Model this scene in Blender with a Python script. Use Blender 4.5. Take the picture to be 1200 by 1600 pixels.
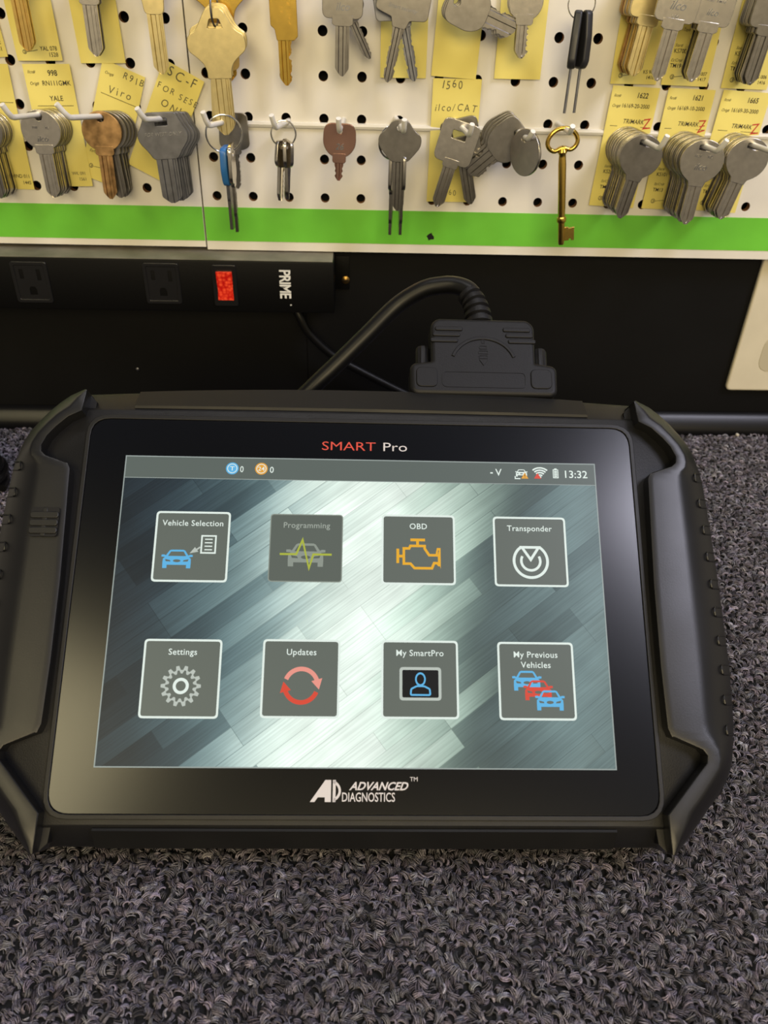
import bpy, bmesh, math, random
import numpy as np
from mathutils import Matrix, Vector
random.seed(7)
for o in list(bpy.data.objects): bpy.data.objects.remove(o)
SC = bpy.context.scene
COL = SC.collection
PI = math.pi
# ------------------------------------------------------------------ camera
# board frame: x right, y down, z into the wall (mm, origin on the pegboard face); world: X=x, Y=z, Z=290-y
RC = np.array([[0.9992, -0.0267, -0.0302], [0.0049, 0.8237, -0.567], [0.04, 0.5664, 0.8231]])
CC = np.array([71.39, -31.91, -587.76]); F = 1228.0
def b2w(v): return Vector((v[0]/1000, v[2]/1000, (290-v[1])/1000))
def b2d(v): return Vector((v[0], v[2], -v[1]))
cd = bpy.data.cameras.new('camera'); cam = bpy.data.objects.new('camera', cd); COL.objects.link(cam)
cd.sensor_fit = 'VERTICAL'; cd.sensor_height = 36; cd.lens = 36*F/1600; cd.clip_start = .01
r_, u_, f_ = b2d(RC[0]), -b2d(RC[1]), -b2d(RC[2])
cam.matrix_world = Matrix(((r_.x, u_.x, f_.x, 0), (r_.y, u_.y, f_.y, 0), (r_.z, u_.z, f_.z, 0), (0, 0, 0, 1)))
cam.location = b2w(CC)
cd.dof.use_dof = True; cd.dof.focus_distance = .405; cd.dof.aperture_fstop = 15.0
SC.camera = cam
# ------------------------------------------------------------------ world, lamps, exposure
SC.view_settings.view_transform = 'Standard'; SC.view_settings.look = 'None'
SC.view_settings.gamma = 1; SC.view_settings.exposure = 0; SC.view_settings.use_curve_mapping = False
wd = bpy.data.worlds.new('World'); SC.world = wd; wd.use_nodes = True
wt = wd.node_tree; bg = wt.nodes['Background']; bg.inputs[1].default_value = 1.0     # the dim shop around: brighter at eye level, darker overhead
wc = wt.nodes.new('ShaderNodeTexCoord'); wx = wt.nodes.new('ShaderNodeSeparateXYZ'); wt.links.new(wc.outputs['Generated'], wx.inputs[0])
wr = wt.nodes.new('ShaderNodeValToRGB'); wm = wt.nodes.new('ShaderNodeMapRange'); wm.inputs[1].default_value = -1; wm.inputs[2].default_value = 1
wt.links.new(wx.outputs[2], wm.inputs[0]); wt.links.new(wm.outputs[0], wr.inputs[0])
we = wr.color_ramp.elements; we[0].position = .25; we[0].color = (.10, .09, .08, 1); we[1].position = .95; we[1].color = (.045, .05, .07, 1)
for po, c in ((.44, (.30, .26, .20)), (.56, (.42, .36, .27)), (.68, (.10, .095, .09))): e = we.new(po); e.color = c+(1,)
wn = wt.nodes.new('ShaderNodeTexNoise'); wn.inputs['Scale'].default_value = 3.2; wn.inputs['Detail'].default_value = 2; wt.links.new(wc.outputs['Generated'], wn.inputs['Vector'])
wq = wt.nodes.new('ShaderNodeMapRange'); wq.inputs[1].default_value = .35; wq.inputs[2].default_value = .65; wq.inputs[3].default_value = .45; wq.inputs[4].default_value = 1.55; wt.links.new(wn.outputs['Fac'], wq.inputs[0])
ws = wt.nodes.new('ShaderNodeVectorMath'); ws.operation = 'SCALE'; wt.links.new(wr.outputs[0], ws.inputs[0]); wt.links.new(wq.outputs[0], ws.inputs['Scale']); wt.links.new(ws.outputs[0], bg.inputs[0])
def area(name, loc, target, sx, sy, power, col):
    l = bpy.data.lights.new(name, 'AREA'); l.shape = 'RECTANGLE'; l.size = sx; l.size_y = sy; l.energy = power; l.color = col
    o = bpy.data.objects.new(name, l); COL.objects.link(o); o.location = loc
    o.rotation_euler = (Vector(target)-Vector(loc)).to_track_quat('-Z', 'Y').to_euler()
    return o
area('added_front_light', (.15, -2.5, 1.08), (.12, 0, .2), 1.5, .8, 38, (1, .81, .46))      # added warm light from behind the camera to brighten the board
area('ceiling_lamp_left', (-1.28, -2.2, 2.1), (-.1, -.35, .1), .75, 1.0, 17, (1, .86, .50))
area('added_light_above', (.15, -.10, 1.8), (.15, -.2, 0), 1.3, .25, 7, (1, .95, .90))  # unseen light added overhead for the carpet and the key tops
area('ceiling_lamp_right', (1.13, -.92, 1.6), (.25, -.3, .1), .5, .6, 20, (.86, .85, 1))
# ------------------------------------------------------------------ pixel measures -> real places
def ray(px, py): return RC.T @ np.array([(px-600)/F, (py-800)/F, 1])
def bz(px, py, z=0.0):                 # point seen at (px,py) that lies z mm behind the pegboard face
    d = ray(px, py); return CC+d*(z-CC[2])/d[2]
def by(px, py, y=290.0):
    d = ray(px, py); return CC+d*(y-CC[1])/d[1]
def W(px, py, z=0.0): return b2w(bz(px, py, z))
# tablet frame: u right, v up, w out of the glass
RB = np.array([[0.9999127, -0.0127265, 0.0035451], [0.0053130, 0.6330670, 0.7740787], [-0.0120956, -0.7739924, 0.6330794]])
TO = np.array([75.087, 198.209, -326.184])
def dv(px, py, w=0.0):
    n = RB[:, 2]; d = ray(px, py); o2 = TO-n*w
    L = RB.T @ (CC+d*(((o2-CC)@n)/(d@n))-TO); return (L[0], -L[1])
cdv = RB.T @ (CC-TO); CAMD = np.array([cdv[0], -cdv[1], -cdv[2]])
def adj(u, v, w):
    k = (CAMD[2]-w)/CAMD[2]; return (CAMD[0]+(u-CAMD[0])*k, CAMD[1]+(v-CAMD[1])*k, w)
# ------------------------------------------------------------------ materials
def s2l(c): return tuple(((x/255+.055)/1.055)**2.4 if x > 10 else x/255/12.92 for x in c)
def mat(name, rgb, rough=.5, metal=0, spec=.5, noise=None, bump=None, coat=0, nscale=1):
    """noise=(scale, amount): colour mottling; bump=(scale, strength, distance)"""
    m = bpy.data.materials.new(name); m.use_nodes = True; nt = m.node_tree; p = nt.nodes['Principled BSDF']
    c = s2l(rgb) + (1,)
    p.inputs['Base Color'].default_value = c; p.inputs['Roughness'].default_value = rough
    p.inputs['Metallic'].default_value = metal; p.inputs['Specular IOR Level'].default_value = spec
    p.inputs['Coat Weight'].default_value = coat
    tc = nt.nodes.new('ShaderNodeTexCoord')
    if noise:
        n = nt.nodes.new('ShaderNodeTexNoise'); n.inputs['Scale'].default_value = noise[0]; n.inputs['Detail'].default_value = 5
        nt.links.new(tc.outputs['Object'], n.inputs['Vector'])
        r = nt.nodes.new('ShaderNodeMapRange'); r.inputs[1].default_value = .3; r.inputs[2].default_value = .7
        r.inputs[3].default_value = 1-noise[1]; r.inputs[4].default_value = 1+noise[1]*.5
        nt.links.new(n.outputs['Fac'], r.inputs[0])
        x = nt.nodes.new('ShaderNodeVectorMath'); x.operation = 'SCALE'; x.inputs[0].default_value = c[:3]
        nt.links.new(r.outputs[0], x.inputs['Scale']); nt.links.new(x.outputs[0], p.inputs['Base Color'])
        if metal: n.inputs['Detail'].default_value = 2
    if noise and not metal:
        r2 = nt.nodes.new('ShaderNodeMapRange'); r2.inputs[3].default_value = max(0.03, rough-.1); r2.inputs[4].default_value = min(1, rough+.1)
        nt.links.new(n.outputs['Fac'], r2.inputs[0]); nt.links.new(r2.outputs[0], p.inputs['Roughness'])
    if bump:
        n = nt.nodes.new('ShaderNodeTexNoise'); n.inputs['Scale'].default_value = bump[0]; n.inputs['Detail'].default_value = 3
        nt.links.new(tc.outputs['Object'], n.inputs['Vector'])
        b = nt.nodes.new('ShaderNodeBump'); b.inputs['Strength'].default_value = bump[1]; b.inputs['Distance'].default_value = bump[2]
        nt.links.new(n.outputs['Fac'], b.inputs['Height']); nt.links.new(b.outputs[0], p.inputs['Normal'])
    return m
SCREEN_GAIN = 1.0
def emat(name, rgb, gain=1.0):
    m = bpy.data.materials.new(name); m.use_nodes = True; p = m.node_tree.nodes['Principled BSDF']
    p.inputs['Base Color'].default_value = (0, 0, 0, 1); p.inputs['Roughness'].default_value = .35; p.inputs['Specular IOR Level'].default_value = .3
    p.inputs['Emission Color'].default_value = s2l(rgb)+(1,); p.inputs['Emission Strength'].default_value = SCREEN_GAIN*gain
    return m
M = {}
M['board'] = mat('white_board', (232, 228, 220), .38, noise=(18, .09), bump=(60, .25, .0006))
M['green'] = mat('green_tape', (112, 200, 60), .4, noise=(25, .12), bump=(45, .3, .0008))
M['rail'] = mat('white_rail', (226, 222, 212), .3)
M['wall'] = mat('black_wall', (8, 8, 9.5), .6, spec=.2, noise=(9, .35), bump=(120, .15, .0005))
M['base'] = mat('black_vinyl', (12, 12, 14), .33, spec=.35)
M['plate'] = mat('ivory_plastic', (216, 208, 186), .35, noise=(40, .06))
M['plate2'] = mat('ivory_outlet', (190, 182, 158), .4)
M['dark'] = mat('dark_void', (6, 6, 7), .8)
M['strip'] = mat('power_strip_paint', (5, 5, 6), .5, spec=.16, bump=(600, .15, .0003))
M['socket'] = mat('socket_plastic', (17, 17, 19), .32)
M['white_ink'] = mat('white_ink', (225, 225, 222), .5)
M['brass'] = mat('brass', (208, 176, 106), .3, 1, noise=(233, 0.12))
M['gold'] = mat('gold_brass', (220, 184, 88), .22, 1, noise=(166, 0.10))
M['pale'] = mat('pale_brass', (218, 202, 150), .3, 1, noise=(233, 0.10))
M['nickel'] = mat('nickel', (204, 198, 188), .23, 1, noise=(300, 0.10))
M['nickel2'] = mat('dull_nickel', (150, 146, 141), .28, 1, noise=(233, 0.13))
M['steel'] = mat('grey_steel', (126, 127, 134), .38, 1, noise=(166, 0.20))
M['copper'] = mat('worn_copper', (182, 146, 102), .38, 1, noise=(160, 0.5))
M['wire'] = mat('bright_wire', (210, 208, 204), .18, 1)
M['vinyl'] = mat('white_hook', (232, 230, 226), .3)
M['paper'] = mat('yellow_paper', (236, 221, 124), .75, noise=(30, .06), bump=(25, .3, .001))
M['ink'] = mat('black_ink', (40, 36, 30), .7)
M['pen'] = mat('pencil_ink', (84, 80, 60), .7)
M['red_ink'] = mat('red_ink', (190, 50, 45), .7)
M['blue_plastic'] = mat('blue_plastic', (50, 110, 180), .3)
M['black_plastic'] = mat('black_plastic', (34, 34, 37), .4)
M['rose'] = mat('rosy_nickel', (176, 138, 124), .25, 1, noise=(33, 0.24))
M['core'] = mat('hardboard_core', (150, 108, 70), .8)
M['strip_top'] = mat('strip_top_paint', (128, 121, 108), .7, noise=(40, .4))
M['screwm'] = mat('brass_screw', (150, 120, 66), .35, 1)
M['housing'] = mat('housing_plastic', (14, 14, 16), .5, spec=.42, noise=(60, .1), bump=(1800, .35, .0002))
M['rubber'] = mat('rubber_bumper', (14, 14, 16), .4, spec=.55, noise=(25, .15), bump=(1500, .12, .0002))
M['flap'] = mat('port_flap', (16, 16, 16), .5, spec=.35, noise=(40, .12))
M['glass'] = mat('bezel_glass', (3, 4, 7), .21, spec=.62)
M['cable'] = mat('cable_rubber', (9, 9, 10), .4, spec=.33)
M['hood'] = mat('hood_plastic', (13, 13, 16), .5, spec=.32, bump=(1500, .3, .0002))
M['shell'] = mat('connector_shell', (80, 70, 50), .35, 1)
M['redtext'] = mat('red_print', (196, 66, 50), .5)
M['greytext'] = mat('grey_print', (196, 194, 200), .45)
M['lint'] = mat('crumb', (190, 184, 170), .8)
g = M['red_lamp'] = mat('red_rocker', (150, 12, 6), .2)
nt = g.node_tree; p = nt.nodes['Principled BSDF']
tc = nt.nodes.new('ShaderNodeTexCoord'); n = nt.nodes.new('ShaderNodeTexVoronoi'); n.inputs['Scale'].default_value = 420
nt.links.new(tc.outputs['Object'], n.inputs['Vector'])
rp = nt.nodes.new('ShaderNodeValToRGB'); rp.color_ramp.elements[0].color = (1, .11, .03, 1); rp.color_ramp.elements[1].color = (.30, .006, .003, 1)
rp.color_ramp.elements[1].position = .75
nt.links.new(n.outputs['Distance'], rp.inputs[0]); nt.links.new(rp.outputs[0], p.inputs['Emission Color']); p.inputs['Emission Strength'].default_value = .75
# ------------------------------------------------------------------ mesh helpers (all in mm)
S3 = Matrix.Scale(.001, 4)
def T(x=0, y=0, z=0): return Matrix.Translation((x, y, z))
def RX(a): return Matrix.Rotation(math.radians(a), 4, 'X')
def RY(a): return Matrix.Rotation(math.radians(a), 4, 'Y')
def RZ(a): return Matrix.Rotation(math.radians(a), 4, 'Z')
def SX(a, b=1, c=1): return Matrix.Diagonal((a, b, c, 1))
class MB:
    def __init__(s): s.bm = bmesh.new(); s.mats = []
    def mi(s, m):
        if m not in s.mats: s.mats.append(m)
        return s.mats.index(m)
    def add(s, me, m, X=None, free=True):
        nv, nf = len(s.bm.verts), len(s.bm.faces); s.bm.from_mesh(me)
        s.bm.verts.ensure_lookup_table(); s.bm.faces.ensure_lookup_table(); i = s.mi(m)
        if X is not None:
            for v in s.bm.verts[nv:]: v.co = X @ v.co
        for f in s.bm.faces[nf:]: f.material_index = i
        if free: bpy.data.meshes.remove(me)
        return s
    def box(s, a, b, m, X=None, bev=0):
        nv, nf = len(s.bm.verts), len(s.bm.faces)
        t = bmesh.new(); bmesh.ops.create_cube(t, size=1)
        for v in t.verts: v.co = Vector([a[k]+(b[k]-a[k])*(v.co[k]+.5) for k in range(3)])
        if bev: bmesh.ops.bevel(t, geom=t.edges[:], offset=bev, segments=2, affect='EDGES', profile=.6)
        me = bpy.data.meshes.new('t'); t.to_mesh(me); t.free(); return s.add(me, m, X)
    def build(s, name, parent=None, X=None, smooth=38, origin=None):
        if X is not None: bmesh.ops.transform(s.bm, matrix=X, verts=s.bm.verts)
        if origin is not None: bmesh.ops.translate(s.bm, vec=-Vector(origin), verts=s.bm.verts)
        bmesh.ops.transform(s.bm, matrix=S3, verts=s.bm.verts)
        me = bpy.data.meshes.new(name); s.bm.to_mesh(me); s.bm.free()
        for m in s.mats: me.materials.append(m)
        if smooth:
            me.polygons.foreach_set('use_smooth', [True]*len(me.polygons)); me.set_sharp_from_angle(angle=math.radians(smooth))
        o = bpy.data.objects.new(name, me); COL.objects.link(o)
        if parent: o.parent = parent
        if origin is not None: o.location = Vector(origin)/1000
        return o
def from_py(vs, fs):
    me = bpy.data.meshes.new('t'); me.from_pydata([tuple(v) for v in vs], [], fs); me.update(); return me
def curve_mesh(cu):
    o = bpy.data.objects.new('t', cu); me = bpy.data.meshes.new_from_object(o)
    bpy.data.objects.remove(o); bpy.data.curves.remove(cu); return me
def prism(splines, depth=0.0, bevel=0.0, res=2):
    cu = bpy.data.curves.new('t', 'CURVE'); cu.dimensions = '2D'; cu.fill_mode = 'BOTH'
    cu.extrude = max(0, depth/2-bevel); cu.bevel_depth = bevel; cu.bevel_resolution = res; cu.offset = 0
    for pts in splines:
        sp = cu.splines.new('POLY'); sp.points.add(len(pts)-1); sp.use_cyclic_u = True
        for q, c in zip(sp.points, pts): q.co = (c[0], c[1], 0, 1)
    return curve_mesh(cu)
def text(t, size, align='LEFT', shear=0, bold=0, extrude=0, spacing=1):
    cu = bpy.data.curves.new('t', 'FONT'); cu.body = t; cu.size = size; cu.align_x = align; cu.shear = shear
    cu.offset = bold*size*.7; cu.extrude = extrude; cu.space_character = spacing; cu.resolution_u = 3
    return curve_mesh(cu)
def circ(cx, cy, rx, ry=None, n=32, a0=0, a1=360):
    ry = rx if ry is None else ry; full = abs(a1-a0) >= 360
    return [(cx+rx*math.cos(math.radians(a0+(a1-a0)*i/(n if full else n-1))), cy+ry*math.sin(math.radians(a0+(a1-a0)*i/(n if full else n-1)))) for i in range(n)]
def rnd(pts, r, n=5):
    """round every corner of a polygon"""
    out = []; N = len(pts)
    for i in range(N):
        p0, p1, p2 = Vector(pts[i-1][:2]), Vector(pts[i][:2]), Vector(pts[(i+1) % N][:2])
        rr = r[i] if isinstance(r, (list, tuple)) else r
        a, b = (p0-p1), (p2-p1); la, lb = a.length, b.length
        if rr <= 0 or la < 1e-6 or lb < 1e-6: out.append(tuple(p1)); continue
        d = min(rr, la*.48, lb*.48); A, B = p1+a/la*d, p1+b/lb*d
        for k in range(n+1):
            t = k/n; q = A*(1-t)**2+p1*2*t*(1-t)+B*t*t; out.append((q.x, q.y))
    return out
def rrect(x0, y0, x1, y1, r, n=5): return rnd([(x0, y0), (x1, y0), (x1, y1), (x0, y1)], r, n)
def stroke(pts, w, closed=False):
    """outline polygon(s) of a stroked polyline"""
    P = [Vector(p[:2]) for p in pts]; N = len(P); L, R = [], []
    for i in range(N):
        a = P[i-1] if (closed or i > 0) else None; b = P[(i+1) % N] if (closed or i < N-1) else None
        d1 = (P[i]-a).normalized() if a is not None else None; d2 = (b-P[i]).normalized() if b is not None else None
        d1 = d1 or d2; d2 = d2 or d1
        n1, n2 = Vector((-d1.y, d1.x)), Vector((-d2.y, d2.x)); m = (n1+n2)
        m = m.normalized() if m.length > 1e-6 else n1
        k = w/2/max(.35, m.dot(n1)); L.append(tuple(P[i]+m*k)); R.append(tuple(P[i]-m*k))
    return [L, R] if closed else [L+R[::-1]]
def loft(rings, cap=True, closed=True):
    vs, fs = [], []; n = len(rings[0])
    for r in rings: vs += [tuple(p) for p in r]
    for i in range(len(rings)-1):
        for j in range(n if closed else n-1):
            k = (j+1) % n; fs.append((i*n+j, i*n+k, (i+1)*n+k, (i+1)*n+j))
    if cap: fs.append(tuple(range(n))[::-1]); fs.append(tuple((len(rings)-1)*n+j for j in range(n)))
    return from_py(vs, fs)
def tube(pts, r, sides=10, closed=False):
    P = [Vector(p) for p in pts]; N = len(P); rings = []; up = None
    for i in range(N):
        a = P[i-1] if (i > 0 or closed) else P[i]; b = P[(i+1) % N] if (i < N-1 or closed) else P[i]
        t = (b-a).normalized()
        if up is None: up = t.orthogonal().normalized()
        up = (up-t*up.dot(t)).normalized(); s = t.cross(up); rr = r[i] if isinstance(r, (list, tuple)) else r
        rings.append([P[i]+(up*math.cos(2*PI*j/sides)+s*math.sin(2*PI*j/sides))*rr for j in range(sides)])
    if closed: rings.append(rings[0])
    return loft(rings, cap=not closed)
def spl(pts, n=8):
    """Catmull-Rom through points"""
    P = [Vector(p) for p in pts]; P = [P[0]*2-P[1]]+P+[P[-1]*2-P[-2]]; out = []
    for i in range(1, len(P)-2):
        for k in range(n):
            t = k/n; a, b, c, d = P[i-1:i+3]
            out.append(.5*((2*b)+(c-a)*t+(2*a-5*b+4*c-d)*t*t+(3*b-a-3*c+d)*t**3))
    return out+[P[-2]]
def lathe(prof, n=24, axis='Y'):
    rings = [[(r*math.cos(2*PI*j/n), y, -r*math.sin(2*PI*j/n)) for j in range(n)] for r, y in prof]
    return loft(rings)
def torus(R, r, n=36, s=8, ry=None):
    ry = ry or R
    return tube([(R*math.cos(2*PI*i/n), ry*math.sin(2*PI*i/n), 0) for i in range(n)], r, s, True)
def tag(o, label, cat, group=None):
    o['label'] = label; o['category'] = cat
    if group: o['group'] = group
    return o
def struct(o): o['kind'] = 'structure'; return o
def empty(name, X, label, cat, group=None):
    o = bpy.data.objects.new(name, None); COL.objects.link(o); o.empty_display_size = .01; o.matrix_world = X
    return tag(o, label, cat, group)
def orient(P, roll=0, yaw=0, pitch=0):     # local x right, y up, z to the viewer, hung at P
    return Matrix.Translation(P) @ RZ(yaw) @ RX(90+pitch) @ RZ(roll)
# ------------------------------------------------------------------ setting
def wbox(mb, x0, x1, y0, y1, z0, z1, m, bev=0):   # board coordinates (y down, z into wall)
    return mb.box((x0, z0, 290-y1), (x1, z1, 290-y0), m, None, bev)
mb = MB(); wbox(mb, -450, 33.7, -250, 292, 15, 25, M['wall']); wbox(mb, 34.3, 700, -250, 292, 15, 25, M['wall']); wbox(mb, -450, 700, -250, 292, 18, 30, M['dark'])
struct(mb.build('wall_back', origin=(0, 15, 0)))
prof = [(15.2, -2), (2, -2), (1.5, 1), (3, 6), (8, 12), (10, 14.5), (12.5, 15.5), (15.2, 14)]
mb = MB(); mb.add(loft([[(x, y, z) for y, z in prof] for x in (-450, 700)]), M['base']); struct(mb.build('baseboard_back', origin=(0, 15, 0)))
mb = MB(); mb.box((-450, -800, -30), (700, 30, -2.2), M['dark']); struct(mb.build('counter_slab_1', origin=(0, -400, -30)))   # the counter slab under the carpet
# ------------------------------------------------------------------ pegboard panels
def pegboard(x0, x1, cx, ry, ybot, label, torn=None):
    P = 25.4; th = 5.0; R = 3.2; N = 14
    cols = [k for k in range(-20, 30) if x0-P*.48 < cx+k*P < x1+P*.48]; rows = range(-4, 5)
    vs, fs = [], []
    def v(x, y, z): vs.append((x, z, 290-y)); return len(vs)-1
    for ci, k in enumerate(cols):
        xa = x0 if ci == 0 else cx+(k-.5)*P; xb = x1 if ci == len(cols)-1 else cx+(k+.5)*P
        for r in rows:
            hx, hy = cx+k*P, ry+r*P; ya, yb = hy-P/2, hy+P/2
            if r == 4: yb = 109.5+3
            if not (x0+4 < hx < x1-4):
                a = [v(xa, ya, 0), v(xb, ya, 0), v(xb, yb, 0), v(xa, yb, 0)]; fs.append(tuple(a[::-1])); continue
            c = [v(xb, ya, 0), v(xb, yb, 0), v(xa, yb, 0), v(xa, ya, 0)]
            ring = [v(hx+R*math.cos(2*PI*j/16), hy+R*math.sin(2*PI*j/16), 0) for j in range(16)]
            back = [v(hx+R*math.cos(2*PI*j/16), hy+R*math.sin(2*PI*j/16), th) for j in range(16)]
            for j in range(16): fs.append((ring[j], back[j], back[(j+1) % 16], ring[(j+1) % 16])[::-1])
            # corners at angles -45, 45, 135, 225 -> ring index 14, 2, 6, 10
            for q, (ia, ib) in enumerate(((14, 2), (2, 6), (6, 10), (10, 14))):
                arc = [ring[(ia+t) % 16] for t in range(5)]
                fs.append(tuple([c[q]]+arc+[c[(q+1) % 4]]))
    yl = 109.5+3
    a = [v(x0, yl, 0), v(x1, yl, 0), v(x1, ybot, 0), v(x0, ybot, 0)]; fs.append(tuple(a))
    z1 = th
    b = [v(x0, -120, 0), v(x1, -120, 0), v(x1, -120, z1), v(x0, -120, z1), v(x0, ybot, z1), v(x1, ybot, z1)]
    fs += [(a[3], a[2], b[5], b[4]), (b[0], b[3], b[4], a[3]), (b[1], a[2], b[5], b[2])]
    me = from_py(vs, fs)
    base = (x0+x1)/2, 0, 290-ybot
    m = MB(); m.add(me, M['board']); ci_ = m.mi(M['core'])
    for f in m.bm.faces:
        if len(f.verts) == 4 and abs(f.calc_area()-th*2*R*math.sin(PI/16)) < .6 and len({round(v_.co.y, 1) for v_ in f.verts}) == 2: f.material_index = ci_
    bmesh.ops.recalc_face_normals(m.bm, faces=m.bm.faces)
    o = m.build('pegboard', smooth=0, origin=base); tag(o, label, 'pegboard')
    # green stripe of tape, with one torn hole
    outer = [(x0+.2, 290-133), (x1-.2, 290-133), (x1-.2, 290-109.4), (x0+.2, 290-109.4)]
    spls = [outer]
    if torn: spls.append([(torn[0]+d*math.cos(t), 290-torn[1]+d*math.sin(t)) for d, t in ((2.8, .1), (2.2, .9), (3.2, 1.3), (2.3, 2.2), (2.8, 3.0), (1.9, 3.6), (2.9, 4.3), (2.0, 5.1), (3.5, 5.7))])
    m = MB(); m.add(prism(spls, .3), M['green'], T(0, -.25, 0) @ RX(90))
    if torn: m.add(prism([circ(torn[0], 290-torn[1], 3.2)], .12), M['dark'], T(0, -.12, 0) @ RX(90))
    m.build('green_stripe', o, origin=base).location = (0, 0, 0)
    return o
pegboard(-420, -36.6, -48.3, -4.1, 137.6, 'left white pegboard panel with green stripe, above the power strip')
pegboard(-35.6, 660, 0, .2, 139.4, 'wide right white pegboard panel with torn hole in its green stripe', tuple(bz(672, 370)[:2]))
mb = MB(); rail = [(0, 53.2), (-2.0, 53.6), (-2.6, 55.0), (-2.0, 56.6), (0, 57.0)]
mb.add(loft([[(x, z, 290-y) for z, y in rail] for x in (-15, 640)]), M['rail'])
tag(mb.build('hook_rail', origin=(300, 0, 235)), 'thin white horizontal rail along the pegboard behind the lower keys', 'rail')
# ------------------------------------------------------------------ outlet cover plate
mb = MB(); zp = 15
pl = rrect(388.5, 290-251.4, 458.5, 290-137, 3)
mb.add(prism([pl, rrect(407, 290-236, 440, 290-203, 12), rrect(407, 290-191, 440, 290-158, 12)], 4.5, 1.6, 3), M['plate'], T(0, zp-2.2, 0) @ RX(90))
plate = mb.build('outlet_cover', origin=(423, zp, 40)); tag(plate, 'ivory wall outlet cover plate at the right edge of the photo', 'outlet cover')
for yy in (219.5, 174.5):
    mb = MB(); mb.add(prism([rrect(408, 290-yy-15.5, 439, 290-yy+15.5, 11)], 3, .6), M['plate2'], T(0, zp-3.2, 0) @ RX(90))
    for dx in (-6.5, 6.5): mb.box((423.5+dx-1, zp-4.9, 290-yy), (423.5+dx+1, zp-4.4, 290-yy+8), M['dark'])
    o = mb.build('receptacle', plate, origin=(423, zp, 40)); o.location = (0, 0, 0)
# ------------------------------------------------------------------ power strip under the board
px0, px1, pyt, pyb, pzf = -330.0, 57.2, 140.6, 178.2, -23.0
strip = empty('power_strip', Matrix.Translation(b2w((-60, pyb, 15))), 'long black metal power strip with red lit switch under the pegboard', 'power strip')
so = Vector(strip.location)*1000
def part(mb, name, parent, orig=so, **k):
    o = mb.build(name, parent, origin=orig, **k); o.location = (0, 0, 0); return o
mb = MB(); wbox(mb, px0, px1, pyt, pyb, pzf, 15, M['strip'], 1.2); wbox(mb, px1-1, px1+11, pyt+6, pyb-6, 13.4, 15, M['strip'], .4); part(mb, 'case', strip)
mb = MB(); wbox(mb, px0+1, px1-1, pyt-.25, pyt+.3, pzf+1.2, 14, M['strip_top']); q = part(mb, 'grey_top', strip)  # thin mottled grey-brown sheet on top, lighter than the case
for cx_, cy_ in ((50, 441), (254, 443)):
    c = bz(cx_, cy_, pzf)
    mb = MB(); fr = rrect(-12.5, -14.5, 12.5, 14.5, 2)
    mb.add(prism([fr, rrect(-10.6, -12.6, 10.6, 12.6, 1.2)], 1.6, .4), M['socket'])
    mb.add(prism([rrect(-10.8, -12.8, 10.8, 12.8, 1.2), rrect(-7.4, 2.5, -4.6, 9.5, .3), rrect(4.6, 1.5, 7.4, 9.5, .3), rnd([(-2.6, -9), (2.6, -9), (2.6, -5), (1.5, -3), (-1.5, -3), (-2.6, -5)], .5)], .8), M['socket'])
    mb.add(prism([rrect(-10.8, -12.8, 10.8, 12.8, 1.2)], .1), M['dark'], T(0, 0, -.35))
    part(mb, 'socket', strip, X=T(c[0], pzf, 290-c[1]) @ RX(90))
c = bz(352, 446, pzf)
mb = MB(); mb.add(prism([rrect(-8.2, -14.6, 8.2, 14.6, 1.2), rrect(-5.8, -10.6, 5.8, 10.6, .6)], 2.2, .5), M['socket'])
sw = part(mb, 'switch', strip, X=T(c[0], pzf, 290-c[1]) @ RX(90))
mb = MB(); pr = [(-10.4, .2), (-10.4, 1.6), (-5, .9), (0, 1.0), (5, 2.2), (10.4, 3.4), (10.4, .2)]
mb.add(loft([[(x, y, z) for y, z in pr] for x in (-5.6, 5.6)]), M['red_lamp'])
o = part(mb, 'rocker', sw, X=T(c[0], pzf, 290-c[1]) @ RX(90)); o['label'] = 'glowing red rocker'
c = bz(446, 444, pzf)
mb = MB(); mb.add(text('PRIME', 11.2, 'CENTER', 0, .03, .05, .9), M['white_ink'], T(c[0], pzf-.15, 290-c[1]) @ RX(90) @ RZ(-90) @ SX(.78, 1) @ T(0, -4, 0))
mb.add(text('°', 4, 'CENTER', 0, .02, .05), M['white_ink'], T(c[0]+1, pzf-.15, 290-c[1]-15.5) @ RX(90) @ RZ(-90))
part(mb, 'lettering', strip, smooth=0)
pc = [bz(x, y, z) for x, y, z in ((462, 480, -2), (470, 498, -4), (484, 522, -4), (520, 555, -2), (570, 583, 0), (640, 618, 2), (690, 640, 2))]
mb = MB(); mb.add(tube([Vector((q[0], q[2], 290-q[1])) for q in spl(pc, 8)], 3.2, 12), M['cable']); part(mb, 'power_cord', strip)
for (x, y, z, lab, m_, r) in ((540, 437, 13, 'brass screw in the black wall beside the power strip end', 'screwm', 3.4), (215, 577, 14.6, 'small bright nail head in the black wall below the power strip', 'steel', 1.5)):
    c = bz(x, y, z); mb = MB(); mb.add(lathe([(r*.2, 0), (r, 0), (r*.9, r*.35), (r*.4, r*.6), (.1, r*.62)], 16), M[m_], T(c[0], z, 290-c[1]) @ RZ(180) )
    mb.box((c[0]-r*.7, z-r*.66, 290-c[1]-.3), (c[0]+r*.7, z-r*.5, 290-c[1]+.3), M['dark'])
    tag(mb.build('screw' if r > 2 else 'nail', origin=(c[0], z, 290-c[1])), lab, 'screw' if r > 2 else 'nail')
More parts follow.
